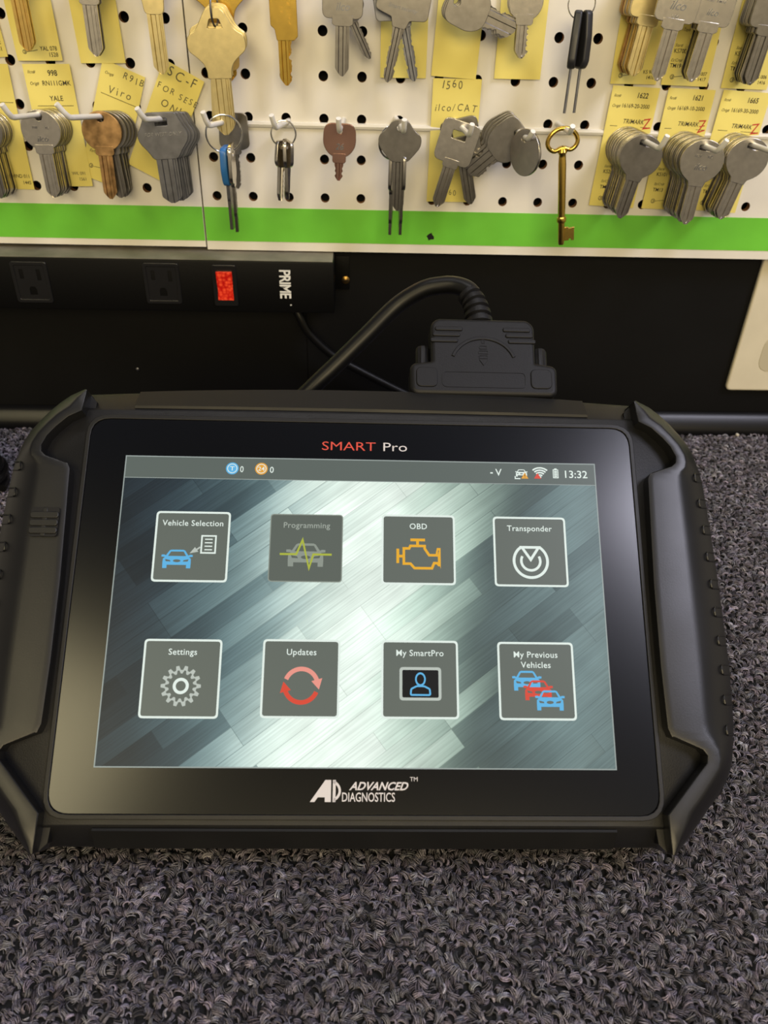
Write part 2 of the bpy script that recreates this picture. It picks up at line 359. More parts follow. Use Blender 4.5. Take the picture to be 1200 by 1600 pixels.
# ------------------------------------------------------------------ tablet
TX = Matrix.Identity(4)
for k, v in enumerate((b2d(RB[:, 0]), -b2d(RB[:, 1]), -b2d(RB[:, 2]))):
    for r in range(3): TX[r][k] = v[r]
TX.translation = b2w(TO)
tab = empty('diagnostic_tablet', TX, 'black rugged diagnostic tablet with lit touchscreen leaning on the grey carpet', 'tablet')
def tp(mb, name, parent=tab, **k): return mb.build(name, parent, **k)
def ringpts(hw, vt, vb, crown, w, c=22, wx=0):
    top = [(hw-2*hw*i/16, vt+crown*(1-((i-8)/8)**2)) for i in range(17)]
    pts = [(hw+wx, vb+c), (hw+wx, vt-c*.9)]+top+[(-hw-wx, vt-c*.9), (-hw-wx, vb+c)]+[(-hw+2*hw*i/8, vb) for i in range(9)]
    return [adj(x, y, w) for x, y in pts]
mb = MB()
mb.add(loft([ringpts(124, 84, -84, 0, -36, 22, 24), ringpts(128, 92, -92, 2, -34, 22, 24), ringpts(129, 97.0, -97.5, 4, -22, 22, 24), ringpts(129, 98.0, -98.5, 4, -11, 22, 24),
             ringpts(129, 97.3, -97.8, 4, -9, 22, 24), ringpts(129, 91.0, -91.0, .6, -1.6, 22, 23), ringpts(128.7, 90.2, -90.2, .4, -1.0, 22, 22.4)]), M['housing'])
tp(mb, 'housing', smooth=30)
mb = MB(); mb.add(prism([rrect(-127.6, -88, 127.6, 88, 10), rrect(-126.2, -86.6, 126.2, 86.6, 9)], 1.8, .3), M['housing'], T(0, 0, -.5)); tp(mb, 'screen_surround')
mb = MB(); mb.add(prism([rrect(-125.6, -86, 125.6, 86, 9, 8)], 2, .25), M['glass'], T(0, 0, -1)); tp(mb, 'glass_panel')
for sgn, v0, v1, w0, w1, crown in ((1, 91.6, 97.6, -1.6, -8.6, 4), (-1, 91.6, 97.9, -1.6, -8.8, 0)):    # rubber port flaps, top and bottom
    rows = []
    for t in (0, .06, 1.06):
        row = []
        for i in range(25):
            x = -107.4+214.8*i/24; k = 1-(x/129)**2; lift = 0 if t == 0 else 1.0
            v = v0+(v1-v0)*t+(.6+(crown-.6)*t)*k if sgn > 0 else v0+(v1-v0)*t
            q = adj(x, sgn*v, w0+(w1-w0)*t); row.append((x, q[1]+sgn*lift*.5, q[2]+lift))
        rows.append(row)
    last = rows[-1]; rows.append([(x, sgn*(abs(v)+.6), w-3) for x, v, w in last])
    mb = MB(); mb.add(loft(rows, cap=False, closed=False), M['flap'])
    n0 = len(rows[0])
    for e in (0, -1):
        col = [r[e] for r in rows]; mb.add(from_py(col+[(c[0], c[1]-sgn*.5, c[2]-1.4) for c in col], [(i, i+1, i+1+len(col), i+len(col)) for i in range(len(col)-1)]), M['flap'])
    bmesh.ops.recalc_face_normals(mb.bm, faces=mb.bm.faces)
    tp(mb, 'port_cover', smooth=25)
PAIR = [((130, 100.4), (130.8, 101)), ((130.5, 95.5), (137, 97.6)), ((131.2, 90), (141.5, 93.8)), ((137, 87), (146, 89.2)), ((142, 82), (150, 84)), ((145.5, 77.5), (153, 79.8)), ((147.6, 72.5), (155.4, 75)), ((147.2, 69.5), (156.6, 71)),
        ((145, 67.6), (157.4, 67.5)), ((139, 65.6), (158, 65)), ((135, 64.2), (158.5, 62.5)), ((133.6, 61.5), (159, 58)), ((132.8, 40), (160.2, 38)), ((131.8, 10), (161.3, 8)), ((131.6, -25), (161.9, -25)), ((132.2, -51), (161, -47)),
        ((133.6, -54.6), (160.6, -51)), ((140, -57.2), (160, -55)), ((146, -59.6), (159.2, -60)), ((148, -62.2), (158.4, -64.5)), ((147.4, -65.3), (157, -68.5)), ((143, -70), (155, -72.4)), ((135.5, -78.5), (150, -79.2)), ((128.8, -86), (146, -83.6)),
        ((129, -91), (141, -89.6)), ((129.1, -96.5), (135.4, -96)), ((129.3, -101), (130.4, -101.6))]
HT = {0: 4.2, 1: 5.0, 2: 5.4, len(PAIR)-1: 4.2, len(PAIR)-2: 5.0, len(PAIR)-3: 5.4}
def bump_sec(i, sg):
    (a, b), (c, d) = PAIR[i]
    h = HT.get(i, 5.5)
    def P(t, w): q = adj((a+(c-a)*t)*sg, b+(d-b)*t, w); return Vector(q)
    o = P(1, -6)
    top = P(0, h); 
    s = [Vector((top.x, top.y, -2)), top, P(.035, h+.3), P(.10, h+.45), P(.50, h+.5), P(.57, h+.3), P(.63, h-.3), P(.70, h-1.3), P(.90, h-4.9), o, Vector((o.x-sg*.3, o.y, -16)), Vector((o.x-sg*3, o.y*.99, -31)), Vector((o.x-sg*7, o.y*.97, -36)), Vector((top.x-sg*3, top.y*.97, -36)), Vector((top.x-sg*3, top.y*.97, -2))]
    return s
for sg in (1, -1):
    rings = [bump_sec(i, sg) for i in range(len(PAIR))]
    mb = MB(); mb.add(loft(rings if sg > 0 else [r[::-1] for r in rings]), M['rubber'])
    for k in range(10):                     # moulded U marks along the outer slope
        y = 62-k*12.6
        i = next((j for j in range(len(PAIR)-1) if PAIR[j][1][1] >= y >= PAIR[j+1][1][1]), 0)
        t = (PAIR[i][1][1]-y)/max(1e-6, PAIR[i][1][1]-PAIR[i+1][1][1]); A, B_ = rings[i], rings[i+1]
        e0, e1 = A[8].lerp(B_[8], t), A[9].lerp(B_[9], t); ax = (e1-e0).normalized()
        up = Vector((0, 1, 0)); nrm = ax.cross(up)*(-sg if False else 1)
        if nrm.z < 0: nrm = -nrm
        pts = [e1+up*2.1+nrm*.05]+[e0+up*2.1+nrm*.05, e0-ax*1.2+up*1.4+nrm*.05, e0-ax*1.6+nrm*.05, e0-ax*1.2-up*1.4+nrm*.05, e0-up*2.1+nrm*.05, e1-up*2.1+nrm*.05]
        mb.add(tube(pts, .38, 5), M['rubber'])
    bmesh.ops.recalc_face_normals(mb.bm, faces=mb.bm.faces)
    o = tp(mb, 'rubber_bumper', smooth=26)
    if sg < 0:
        q = adj(-141.8, 36, 6.8); X = T(*q) @ RY(-2)
        mb = MB(); mb.add(prism([rrect(-6.2, -6.6, 6.2, 6.6, 1.6)], .5), M['dark'], X @ T(0, 0, -.1))
        for r in range(3): mb.add(prism([rrect(-5.9, 2.0-r*3.5, 5.9, 4.2-r*3.5, .9)], 1.3, .3), M['rubber'], X @ T(0, 0, .2))
        mb.add(prism([rrect(-.8, -6.2, .8, 6.2, .3)], .9, .2), M['rubber'], X)
        tp(mb, 'speaker_grille', o)
# kickstand at the back, holding the tablet up
ti = TX.inverted()
mb = MB(); a = Vector((0, 55, -35)); b = (ti @ b2w((75, 289.5, -185)))*1000
for x in (-45, 45): mb.add(tube([a+Vector((x, 0, 0)), b+Vector((x, 0, 0))], 3.5, 10), M['housing'])
mb.add(tube([b+Vector((-45, 0, 0)), b+Vector((45, 0, 0))], 3.5, 10), M['housing']); tp(mb, 'kickstand')
# --- printing on the bezel
mb = MB()
u0, v0 = dv(502, 703); u1 = dv(636, 703)[0]
me = text('SMART', 6.1, 'LEFT', 0, -.004); w_ = max(v.co.x for v in me.vertices)
ur = dv(587, 703)[0]; mb.add(me, M['redtext'], T(u0, v0, .06) @ SX((ur-u0)/w_, 1))
me = text('Pro', 6.1, 'LEFT', 0, -.004); w_ = max(v.co.x for v in me.vertices)
ul = dv(597, 703)[0]; mb.add(me, M['greytext'], T(ul, v0, .06) @ SX((u1-ul)/w_, 1)); tp(mb, 'model_lettering', smooth=0)
mb = MB(); lu, lv = dv(484, 1253)
def fit(mb, t, x0, y0, wid, hgt, m, X, shear=0, bold=0):
    me = text(t, 10, 'LEFT', shear, bold); xs = [v.co.x for v in me.vertices]; ys = [v.co.y for v in me.vertices]
    if xs: mb.add(me, m, X @ T(x0, y0, 0) @ SX(wid/(max(xs)-min(xs)), hgt/(max(ys)-min(ys))) @ T(-min(xs), -min(ys), 0))
X = T(lu, lv, .06); gt = M['greytext']
for sp in ([(0, 0), (6.2, 8.6), (8.6, 8.6), (8.6, 0), (6.1, 0), (6.1, 1.8), (3.2, 1.8), (1.9, 0)], [(9.3, 0), (9.3, 8.6), (10.5, 8.6), (10.5, 0)]):
    mb.add(prism([sp]), gt, X)
mb.add(prism([stroke(circ(6.6, 4.3, 4.9, 4.1, 14, -62, 62), 1.0)[0]]), gt, X @ T(.7, 0, 0))
fit(mb, 'ADVANCED', 16.0, 4.6, 24.6, 3.3, gt, X, .38, .035); fit(mb, 'DIAGNOSTICS', 13.2, .15, 21.8, 3.6, gt, X, 0, .012)
fit(mb, 'TM', 41.2, 8.2, 3.2, 1.7, gt, X, 0, .0); tp(mb, 'maker_lettering', smooth=0)
# --- the lit display
sm = bpy.data.materials.new('display_wallpaper'); sm.use_nodes = True; nt = sm.node_tree; N = nt.nodes.new; LK = nt.links.new; p = nt.nodes['Principled BSDF']
p.inputs['Base Color'].default_value = (0, 0, 0, 1); p.inputs['Roughness'].default_value = .35; p.inputs['Specular IOR Level'].default_value = .3
def math_n(op, a, b=None):
    m = N('ShaderNodeMath'); m.operation = op
    for i, x in enumerate((a, b)):
        if x is None: continue
        if isinstance(x, (int, float)): m.inputs[i].default_value = x
        else: LK(x, m.inputs[i])
    return m.outputs[0]
tc = N('ShaderNodeTexCoord'); mp = N('ShaderNodeMapping'); mp.inputs['Rotation'].default_value = (0, 0, math.radians(-37)); mp.inputs['Scale'].default_value = (1000, 1000, 1000)
LK(tc.outputs['Object'], mp.inputs['Vector'])
br = N('ShaderNodeTexBrick'); br.inputs['Color1'].default_value = (0, 0, 0, 1); br.inputs['Color2'].default_value = (1, 1, 1, 1); br.inputs['Mortar'].default_value = (.5, .5, .5, 1)
br.inputs['Scale'].default_value = 1; br.inputs['Brick Width'].default_value = 74; br.inputs['Row Height'].default_value = 9.3; br.inputs['Mortar Size'].default_value = .14; br.inputs['Mortar Smooth'].default_value = .3
br.offset = .37; br.offset_frequency = 3; LK(mp.outputs[0], br.inputs['Vector'])
sx = N('ShaderNodeSeparateXYZ'); LK(tc.outputs['Object'], sx.inputs[0])
u = math_n('MULTIPLY', sx.outputs[0], 1000); v = math_n('MULTIPLY', sx.outputs[1], 1000)
sxr = N('ShaderNodeSeparateXYZ'); LK(mp.outputs[0], sxr.inputs[0])
rn = math_n('SUBTRACT', br.outputs['Color'], .5)
uu = math_n('ADD', math_n('ADD', u, math_n('MULTIPLY', rn, 20)), math_n('MULTIPLY', v, -.10))
t01 = math_n('DIVIDE', math_n('ADD', uu, 125), 250)
rp = N('ShaderNodeValToRGB'); cr = rp.color_ramp; cr.interpolation = 'B_SPLINE'
stops = [(0, (24, 32, 38)), (.10, (34, 44, 52)), (.22, (56, 74, 82)), (.33, (124, 154, 157)), (.42, (232, 250, 238)), (.52, (244, 255, 246)), (.62, (196, 222, 206)), (.70, (104, 124, 118)), (.76, (66, 78, 78)), (.84, (92, 112, 112)), (.92, (116, 138, 138)), (1, (84, 98, 94))]
while len(cr.elements) < len(stops): cr.elements.new(.5)
for e, (po, c) in zip(cr.elements, stops): e.position = po; e.color = s2l(c)+(1,)
LK(t01, rp.inputs[0])
mp2 = N('ShaderNodeMapping'); mp2.inputs['Scale'].default_value = (.02, 1.3, 1); LK(mp.outputs[0], mp2.inputs['Vector'])
ns = N('ShaderNodeTexNoise'); ns.inputs['Scale'].default_value = 1; ns.inputs['Detail'].default_value = 4; LK(mp2.outputs[0], ns.inputs['Vector'])
ns2 = N('ShaderNodeTexNoise'); ns2.inputs['Scale'].default_value = .03; LK(mp.outputs[0], ns2.inputs['Vector'])
k = math_n('ADD', math_n('MULTIPLY', math_n('SUBTRACT', ns.outputs['Fac'], .5), .75), 1.0)
k = math_n('MULTIPLY', k, math_n('ADD', math_n('MULTIPLY', rn, .2), 1.0))
k = math_n('MULTIPLY', k, math_n('SUBTRACT', 1.0, math_n('MULTIPLY', br.outputs['Fac'], .28)))
k = math_n('MULTIPLY', k, math_n('ADD', .55, math_n('MULTIPLY', ns2.outputs['Fac'], .9)))
vs_ = N('ShaderNodeVectorMath'); vs_.operation = 'SCALE'; LK(rp.outputs[0], vs_.inputs[0]); LK(k, vs_.inputs['Scale'])
LK(vs_.outputs[0], p.inputs['Emission Color']); p.inputs['Emission Strength'].default_value = SCREEN_GAIN
mb = MB(); mb.add(from_py([(-108.5, -68, .05), (108.5, -68, .05), (108.5, 68, .05), (-108.5, 68, .05)], [(0, 1, 2, 3)]), sm); disp = tp(mb, 'display', smooth=0)
E_ = dict(bar=emat('status_bar', (92, 101, 96)), tile=emat('tile_grey', (98, 105, 98)), dim=emat('tile_grey_dim', (92, 99, 92)), white=emat('ui_white', (226, 238, 230)), fade=emat('ui_faded', (158, 166, 156)), blue=emat('ui_blue', (94, 178, 226)),
          red=emat('ui_red', (216, 74, 56)), pink=emat('ui_pink', (232, 150, 136)), amber=emat('ui_amber', (232, 172, 44)), lime=emat('ui_lime', (170, 180, 66)), faint=emat('ui_faint', (140, 148, 138)), black=emat('ui_black', (8, 12, 18)), orange=emat('ui_orange', (226, 162, 60)), line=emat('ui_line', (150, 160, 156)), grey=emat('ui_grey', (184, 192, 184)))
mb = MB(); mb.add(prism([stroke([(-108.5, -68), (108.5, -68), (108.5, 68), (-108.5, 68)], .5, True)[0], stroke([(-108.5, -68), (108.5, -68), (108.5, 68), (-108.5, 68)], .5, True)[1]]), E_['line'], T(0, 0, .09)); tp(mb, 'display_edge', disp, smooth=0)
CAR = [[(-6.6, 0), (-4.6, 0), (-4.6, 1.6), (4.6, 1.6), (4.6, 0), (6.6, 0), (6.7, 2.5), (6.6, 4.6), (5.7, 5.4), (7.4, 5.6), (7.4, 6.5), (6.1, 6.6), (5.3, 6.2), (3.7, 8.6), (2.8, 9), (-2.8, 9), (-3.7, 8.6), (-5.3, 6.2), (-6.1, 6.6), (-7.4, 6.5), (-7.4, 5.6), (-5.7, 5.4), (-6.6, 4.6), (-6.7, 2.5)],
       [(-4.3, 5.9), (4.3, 5.9), (3.0, 8.1), (-3.0, 8.1)], [(-5.6, 4.4), (-3.2, 3.9), (-2.9, 3.2), (-5.2, 3.3)], [(5.6, 4.4), (3.2, 3.9), (2.9, 3.2), (5.2, 3.3)], circ(0, 3.6, 1.8, .7, 16)]
Z1, Z2, Z3 = .12, .16, .20
def status():
    mb = MB(); mb.add(from_py([(-108.3, 57.8, .08), (108.3, 57.8, .08), (108.3, 67.8, .08), (-108.3, 67.8, .08)], [(0, 1, 2, 3)]), E_['bar'])
    mb.add(from_py([(-108.3, 57.5, .09), (108.3, 57.5, .09), (108.3, 57.8, .09), (-108.3, 57.8, .09)], [(0, 1, 2, 3)]), E_['line'])
    tp(mb, 'status_bar', disp, smooth=0)
    def icon(f, name='status_icon'): mb = MB(); f(mb); tp(mb, name, disp, smooth=0)
    def tok(px, py, t, m):
        def f(mb):
            u, v = dv(px, py)
            mb.add(prism([circ(u, v, 2.9)]), E_[m], T(0, 0, Z1)); mb.add(prism([circ(u, v, 2.3), circ(u, v, 1.95)]), E_['white'], T(0, 0, Z2))
            fit(mb, t, u-(1.1 if len(t) == 1 else 1.5), v-1.0, 2.2 if len(t) == 1 else 3.0, 2.0, E_['white'], T(0, 0, Z2), 0, .01)
        icon(f)
    tok(363, 732, 'T', 'blue'); tok(408.5, 732.5, '24', 'orange')
    def tx(t, a, b, m='white', bold=.012):
        def f(mb):
            u, v = dv(*a); u2, v2 = dv(*b); fit(mb, t, u, v, u2-u, v2-v, E_[m], T(0, 0, Z2), 0, bold)
        icon(f, 'status_text')
    tx('0', (375, 738), (381, 728.5)); tx('0', (421.5, 739), (428, 729.5)); tx('V', (774, 743.5), (783.5, 733)); tx('13:32', (883, 747), (917, 736))
    icon(lambda mb: mb.add(prism([rrect(dv(766, 0)[0]*0+dv(766, 740)[0], dv(766, 740)[1], dv(770, 740)[0], dv(766, 738)[1], .1)]), E_['white'], T(0, 0, Z2)), 'status_text')
    def carw(mb):
        u, v = dv(815, 748); mb.add(prism(CAR), E_['white'], T(u, v+1.0, Z1) @ SX(.39, .39)); mb.add(prism(stroke([(u-3.0, v+1.2), (u-3.0, v), (u-.6, v)], .5)), E_['white'], T(0, 0, Z1))
        u, v = dv(820, 748); mb.add(prism([[(u-1.7, v), (u+1.7, v), (u, v+3)]]), E_['orange'], T(0, 0, Z2)); fit(mb, '!', u-.15, v+.4, .35, 1.6, E_['black'], T(0, 0, Z3))
    icon(carw)
    def wifi(mb):
        u, v = dv(844, 747)
        for r in (1.5, 2.7, 3.9, 5.1): mb.add(prism(stroke(circ(u, v, r, r*.98, 10, 48, 132), .7)), E_['white'], T(0, 0, Z1))
        mb.add(prism([circ(u, v+.4, .55)]), E_['white'], T(0, 0, Z1))
        u, v = dv(840, 748); mb.add(prism([[(u-1.7, v), (u+1.7, v), (u, v+2.8)]]), E_['red'], T(0, 0, Z2))
    icon(wifi)
    def bat(mb):
        u, v = dv(868, 740); a = rrect(u-1.3, v-2.3, u+1.3, v+2.0, .2); mb.add(prism([a, rrect(u-.95, v-1.9, u+.95, v+1.6, .1)]), E_['white'], T(0, 0, Z1))
        mb.add(prism([rrect(u-.6, v+2, u+.6, v+2.5, .1)]), E_['white'], T(0, 0, Z1))
        for k in range(4): mb.add(prism([rrect(u-.75, v-1.7+k*.8, u+.75, v-1.1+k*.8, .05)]), E_['white'], T(0, 0, Z1))
    icon(bat)
status()
def tile(cu, cv, title, glyph, faded=False):
    mb = MB(); h, k = 16.3, 15.8
    if title in ('Settings', 'Updates', 'My SmartPro', 'My Previous\nVehicles'): k = 16.2
    if faded: k = 15.5
    mb.add(prism([rrect(cu-h, cv-k, cu+h, cv+k, 1.6)]), E_['dim' if faded else 'tile'], T(0, 0, .10))
    mb.add(prism([rrect(cu-h-.35, cv-k-.35, cu+h+.35, cv+k+.35, 1.9), rrect(cu-h+.55, cv-k+.55, cu+h-.55, cv+k-.55, 1.2)] if not faded else [rrect(cu-h-.1, cv-k-.1, cu+h+.1, cv+k+.1, 1.7), rrect(cu-h+.35, cv-k+.35, cu+h-.35, cv+k-.35, 1.3)]), E_['faint' if faded else 'white'], T(0, 0, .14))
    for i, ln in enumerate(title.split('\n')):
        mb.add(text(ln, 3.7, 'CENTER', 0, .012, 0, 1.06), E_['fade' if faded else 'white'], T(cu, cv+k-6.3-i*4.4, Z2))
    glyph(mb, T(cu, cv, Z2)); o = tp(mb, 'app_tile', disp, smooth=0); o['label'] = title.replace('\n', ' ').replace('My SmartPro', 'Person icon')+' tile'
def g_vs(mb, X):
    mb.add(prism(CAR), E_['blue'], X @ T(-6.0, -10, 0) @ SX(.93, .93))
    a = [(4.4, -2.9), (10.6, -2.9), (10.6, 4.9), (4.4, 4.9)]; mb.add(prism(stroke(a, .7, True)), E_['white'], X)
    for i in range(4): mb.add(prism([rrect(5.8, 3.1-i*1.6, 9.2, 3.6-i*1.6, .05)]), E_['white'], X)
    mb.add(prism(stroke([(3.9, -.3), (2.3, -1.5)], .7)), E_['grey'], X); mb.add(prism([[(-.6, -3.2), (3.2, -2.4), (1.6, -.3)]]), E_['grey'], X)
def g_pr(mb, X):
    mb.add(prism(CAR), E_['faint'], X @ T(0, -8.6, 0) @ SX(1.18, 1.18))
    mb.add(prism(stroke([(-11.6, -3.0), (-4.2, -3.0), (-1.6, 3.6), (1.6, -9.3), (3.4, -3.0), (11.6, -3.0)], .95)), E_['lime'], X @ T(0, 0, .03))
def g_ob(mb, X):
    pts = [(-6.6, -2.2), (-6.6, -6.6), (-3.6, -6.6), (-1.8, -8.6), (6, -8.6), (7.0, -6.2), (8.6, -6.2), (9.2, -8.2), (9.4, -8.2), (9.4, .2), (8.8, .2), (8.2, -2.6), (6.4, -2.6), (4.8, -2.6), (2.8, .4), (2.8, 1.6), (-3.6, 1.6), (-4.2, .4), (-6.6, .4)]
    mb.add(prism(stroke(pts, 1.15, True)), E_['amber'], X)
    for s in ([(-.4, 1.6), (-.4, 4.0)], [(-3.6, 4.4), (3.0, 4.4)], [(-6.6, -3.2), (-9.3, -3.2)], [(-9.3, .2), (-9.3, -6.4)]): mb.add(prism(stroke(s, 1.25)), E_['amber'], X @ T(0, 0, .01))
def g_tr(mb, X):
    Y = X @ T(0, -4.4, 0)
    mb.add(prism(stroke(circ(0, 0, 7.6, None, 40, 122, 418), 1.25)), E_['white'], Y); mb.add(prism(stroke(circ(0, 0, 4.3, None, 32, 150, 390), 1.15)), E_['white'], Y)
    mb.add(prism(stroke([(-3.8, 6.3), (3.8, 6.3), (0, .6)], 1.2, True)), E_['white'], Y @ T(0, 0, .02))
def g_se(mb, X):
    Y = X @ T(.2, -3.2, 0)
    def gear(r0, r1, n=14, d=0):
        P = []
        for i in range(n):
            for da, r in ((-.34, r0), (-.17-d, r1), (.17+d, r1), (.34, r0)): a = 2*PI*(i+da)/n; P.append((r*math.cos(a), r*math.sin(a)))
        return P
    mb.add(prism([gear(6.7, 8.5, 14, .0), gear(5.2, 6.6, 14, -.04)]), E_['grey'], Y); mb.add(prism([circ(0, 0, 3.4), circ(0, 0, 2.1)]), E_['white'], Y)
def g_up(mb, X):
    Y = X @ T(.3, -3.0, 0)
    for m, a0, rot in (('pink', 0, 0), ('red', 0, 180)):
        Q = Y @ RZ(rot)
        mb.add(prism(stroke(circ(0, 0, 7.0, None, 20, 20, 158), 1.9)), E_[m], Q)
        mb.add(prism([[(8.9, 3.2), (4.3, 1.9), (7.6, -1.6)]]), E_[m], Q)
def g_my(mb, X):
    Y = X @ T(.2, -1.9, 0)
    mb.add(prism([rrect(-9, -7.0, 9, 7.0, 1.6)]), E_['grey'], Y); mb.add(prism([rrect(-7.8, -5.8, 7.8, 5.8, .7)]), E_['black'], Y @ T(0, 0, .02))
    mb.add(prism([circ(0, 1.9, 2.3, 2.9), circ(0, 1.9, 1.6, 2.1)]), E_['blue'], Y @ T(0, 0, .04))
    mb.add(prism(stroke(rnd([(-4.2, -4.7), (4.2, -4.7), (4.0, -2.2), (1.6, -1.0), (-1.6, -1.0), (-4.0, -2.2)], .6), .75, True)), E_['blue'], Y @ T(0, 0, .04))
def g_pv(mb, X):
    for i, (m, x, y) in enumerate((('blue', -4.2, -4.2), ('red', .5, -8.2), ('blue', 5.4, -12.4))):
        c2 = CAR if i == 2 else CAR
        mb.add(prism(CAR), E_[m], X @ T(x, y, .02*i) @ SX(.86, .93))
tile(-75.7, 25.7, 'Vehicle Selection', g_vs); tile(-24.8, 25.8, 'Programming', g_pr, True); tile(25.7, 25.8, 'OBD', g_ob); tile(76.4, 25.6, 'Transponder', g_tr)
tile(-75.9, -32, 'Settings', g_se); tile(-25.1, -31.6, 'Updates', g_up); tile(26, -31.5, 'My SmartPro', g_my); tile(76.5, -31.7, 'My Previous\nVehicles', g_pv)
# ------------------------------------------------------------------ data cable plugged into the top of the tablet
cab = empty('data_cable', TX @ T(.059, .107, -.014), 'thick black data cable plugged into the top edge of the tablet', 'cable')
co = Vector((59.2, 107, -14))
def cp(mb, name, parent=cab, **k):
    o = mb.build(name, parent, X=T(*(-co)), **k); return o
zc = -14
mb = MB(); uc = 59.3
body = rnd([(uc-34, 107.5), (uc+34, 107.5), (uc+34.3, 120), (uc+23.8, 121.5), (uc+24, 143), (uc+22, 145), (uc-22, 145), (uc-24, 143), (uc-23.8, 121.5), (uc-34.3, 120)], [2, 2, 1.5, 2, 2, 2, 2, 2, 2, 1.5], 4)
mb.add(prism([body], 15, 2.2, 3), M['hood'], T(0, 0, zc))
zf = zc+7.5
mb.add(prism(stroke(rrect(uc-20.5, 109.5, uc+20.5, 117.6, 2.5), .6, True), .5), M['hood'], T(0, 0, zf))
mb.add(prism(stroke(circ(uc, 121, 16, 15, 24, 20, 160), 1.0), 1.2, .3), M['hood'], T(0, 0, zf))
for sg in (-1, 1):
    mb.add(prism([rrect(uc+sg*28.2-4.8, 109.5, uc+sg*28.2+4.8, 119, 2.4)], 1.2, .4), M['hood'], T(0, 0, zf))
    for k in range(3): mb.add(prism([rrect(uc+sg*17-6.5+k*1.2*sg, 140.2-k*3.2, uc+sg*17+6.5+k*1.2*sg, 141.6-k*3.2, .6)], 1.4, .4), M['hood'], T(0, 0, zf))
mb.add(prism([[(uc-2.2, 124.2), (uc+2.2, 124.2), (uc, 121.0)]]+[], .5), M['hood'], T(0, 0, zf+.1))
for (y, w_) in ((125, 4.2), (127.6, 4.6), (130.2, 3.6), (133.4, 1.4)): mb.add(prism(stroke(rrect(uc-w_/2, y, uc+w_/2, y+1.6, .3), .4, True), .5), M['hood'], T(0, 0, zf))
hood = cp(mb, 'connector_hood')
mb = MB(); mb.box((uc-26, 101, zc-5), (uc+27, 108, zc+5), M['shell'], None, .6); cp(mb, 'connector_shell')
for sg in (-1, 1):
    mb = MB(); prof = [(3.1, 0), (3.4, 1), (3.4, 13), (2.9, 14.2), (.1, 14.2)]
    rings = [[(r*(1+.07*(j % 2))*math.cos(2*PI*j/24), y, r*(1+.07*(j % 2))*math.sin(2*PI*j/24)) for j in range(24)] for r, y in prof]
    mb.add(loft(rings), M['hood'], T(uc+sg*29.6, 119.5, zc)); bmesh.ops.recalc_face_normals(mb.bm, faces=mb.bm.faces); cp(mb, 'thumbscrew')
mb = MB(); ax = [(uc-.2, 144, zc), (uc-.6, 150, zc), (uc-1.4, 156, zc-.3), (uc-2.8, 161.5, zc-.8), (uc-5.4, 166.5, zc-1.6)]
sp_ = spl(ax, 8); rr = []
for i in range(len(sp_)): rr.append(5.9+1.6*(1-i/len(sp_))-(1.3 if i % 6 in (3, 4) else 0))
mb.add(tube(sp_, rr, 18), M['hood']); cp(mb, 'strain_relief')
path = [dv(x, y, w)+(w,) for x, y, w in ((741, 462, -16), (730, 452, -17), (712, 446, -19), (690, 446, -21), (660, 453, -24), (620, 478, -30), (575, 522, -36), (530, 566, -42), (486, 608, -48), (440, 655, -56), (400, 720, -66), (330, 790, -82), (240, 840, -100))]
mb = MB(); mb.add(tube(spl(path, 8), 4.7, 14), M['cable']); cp(mb, 'cord')
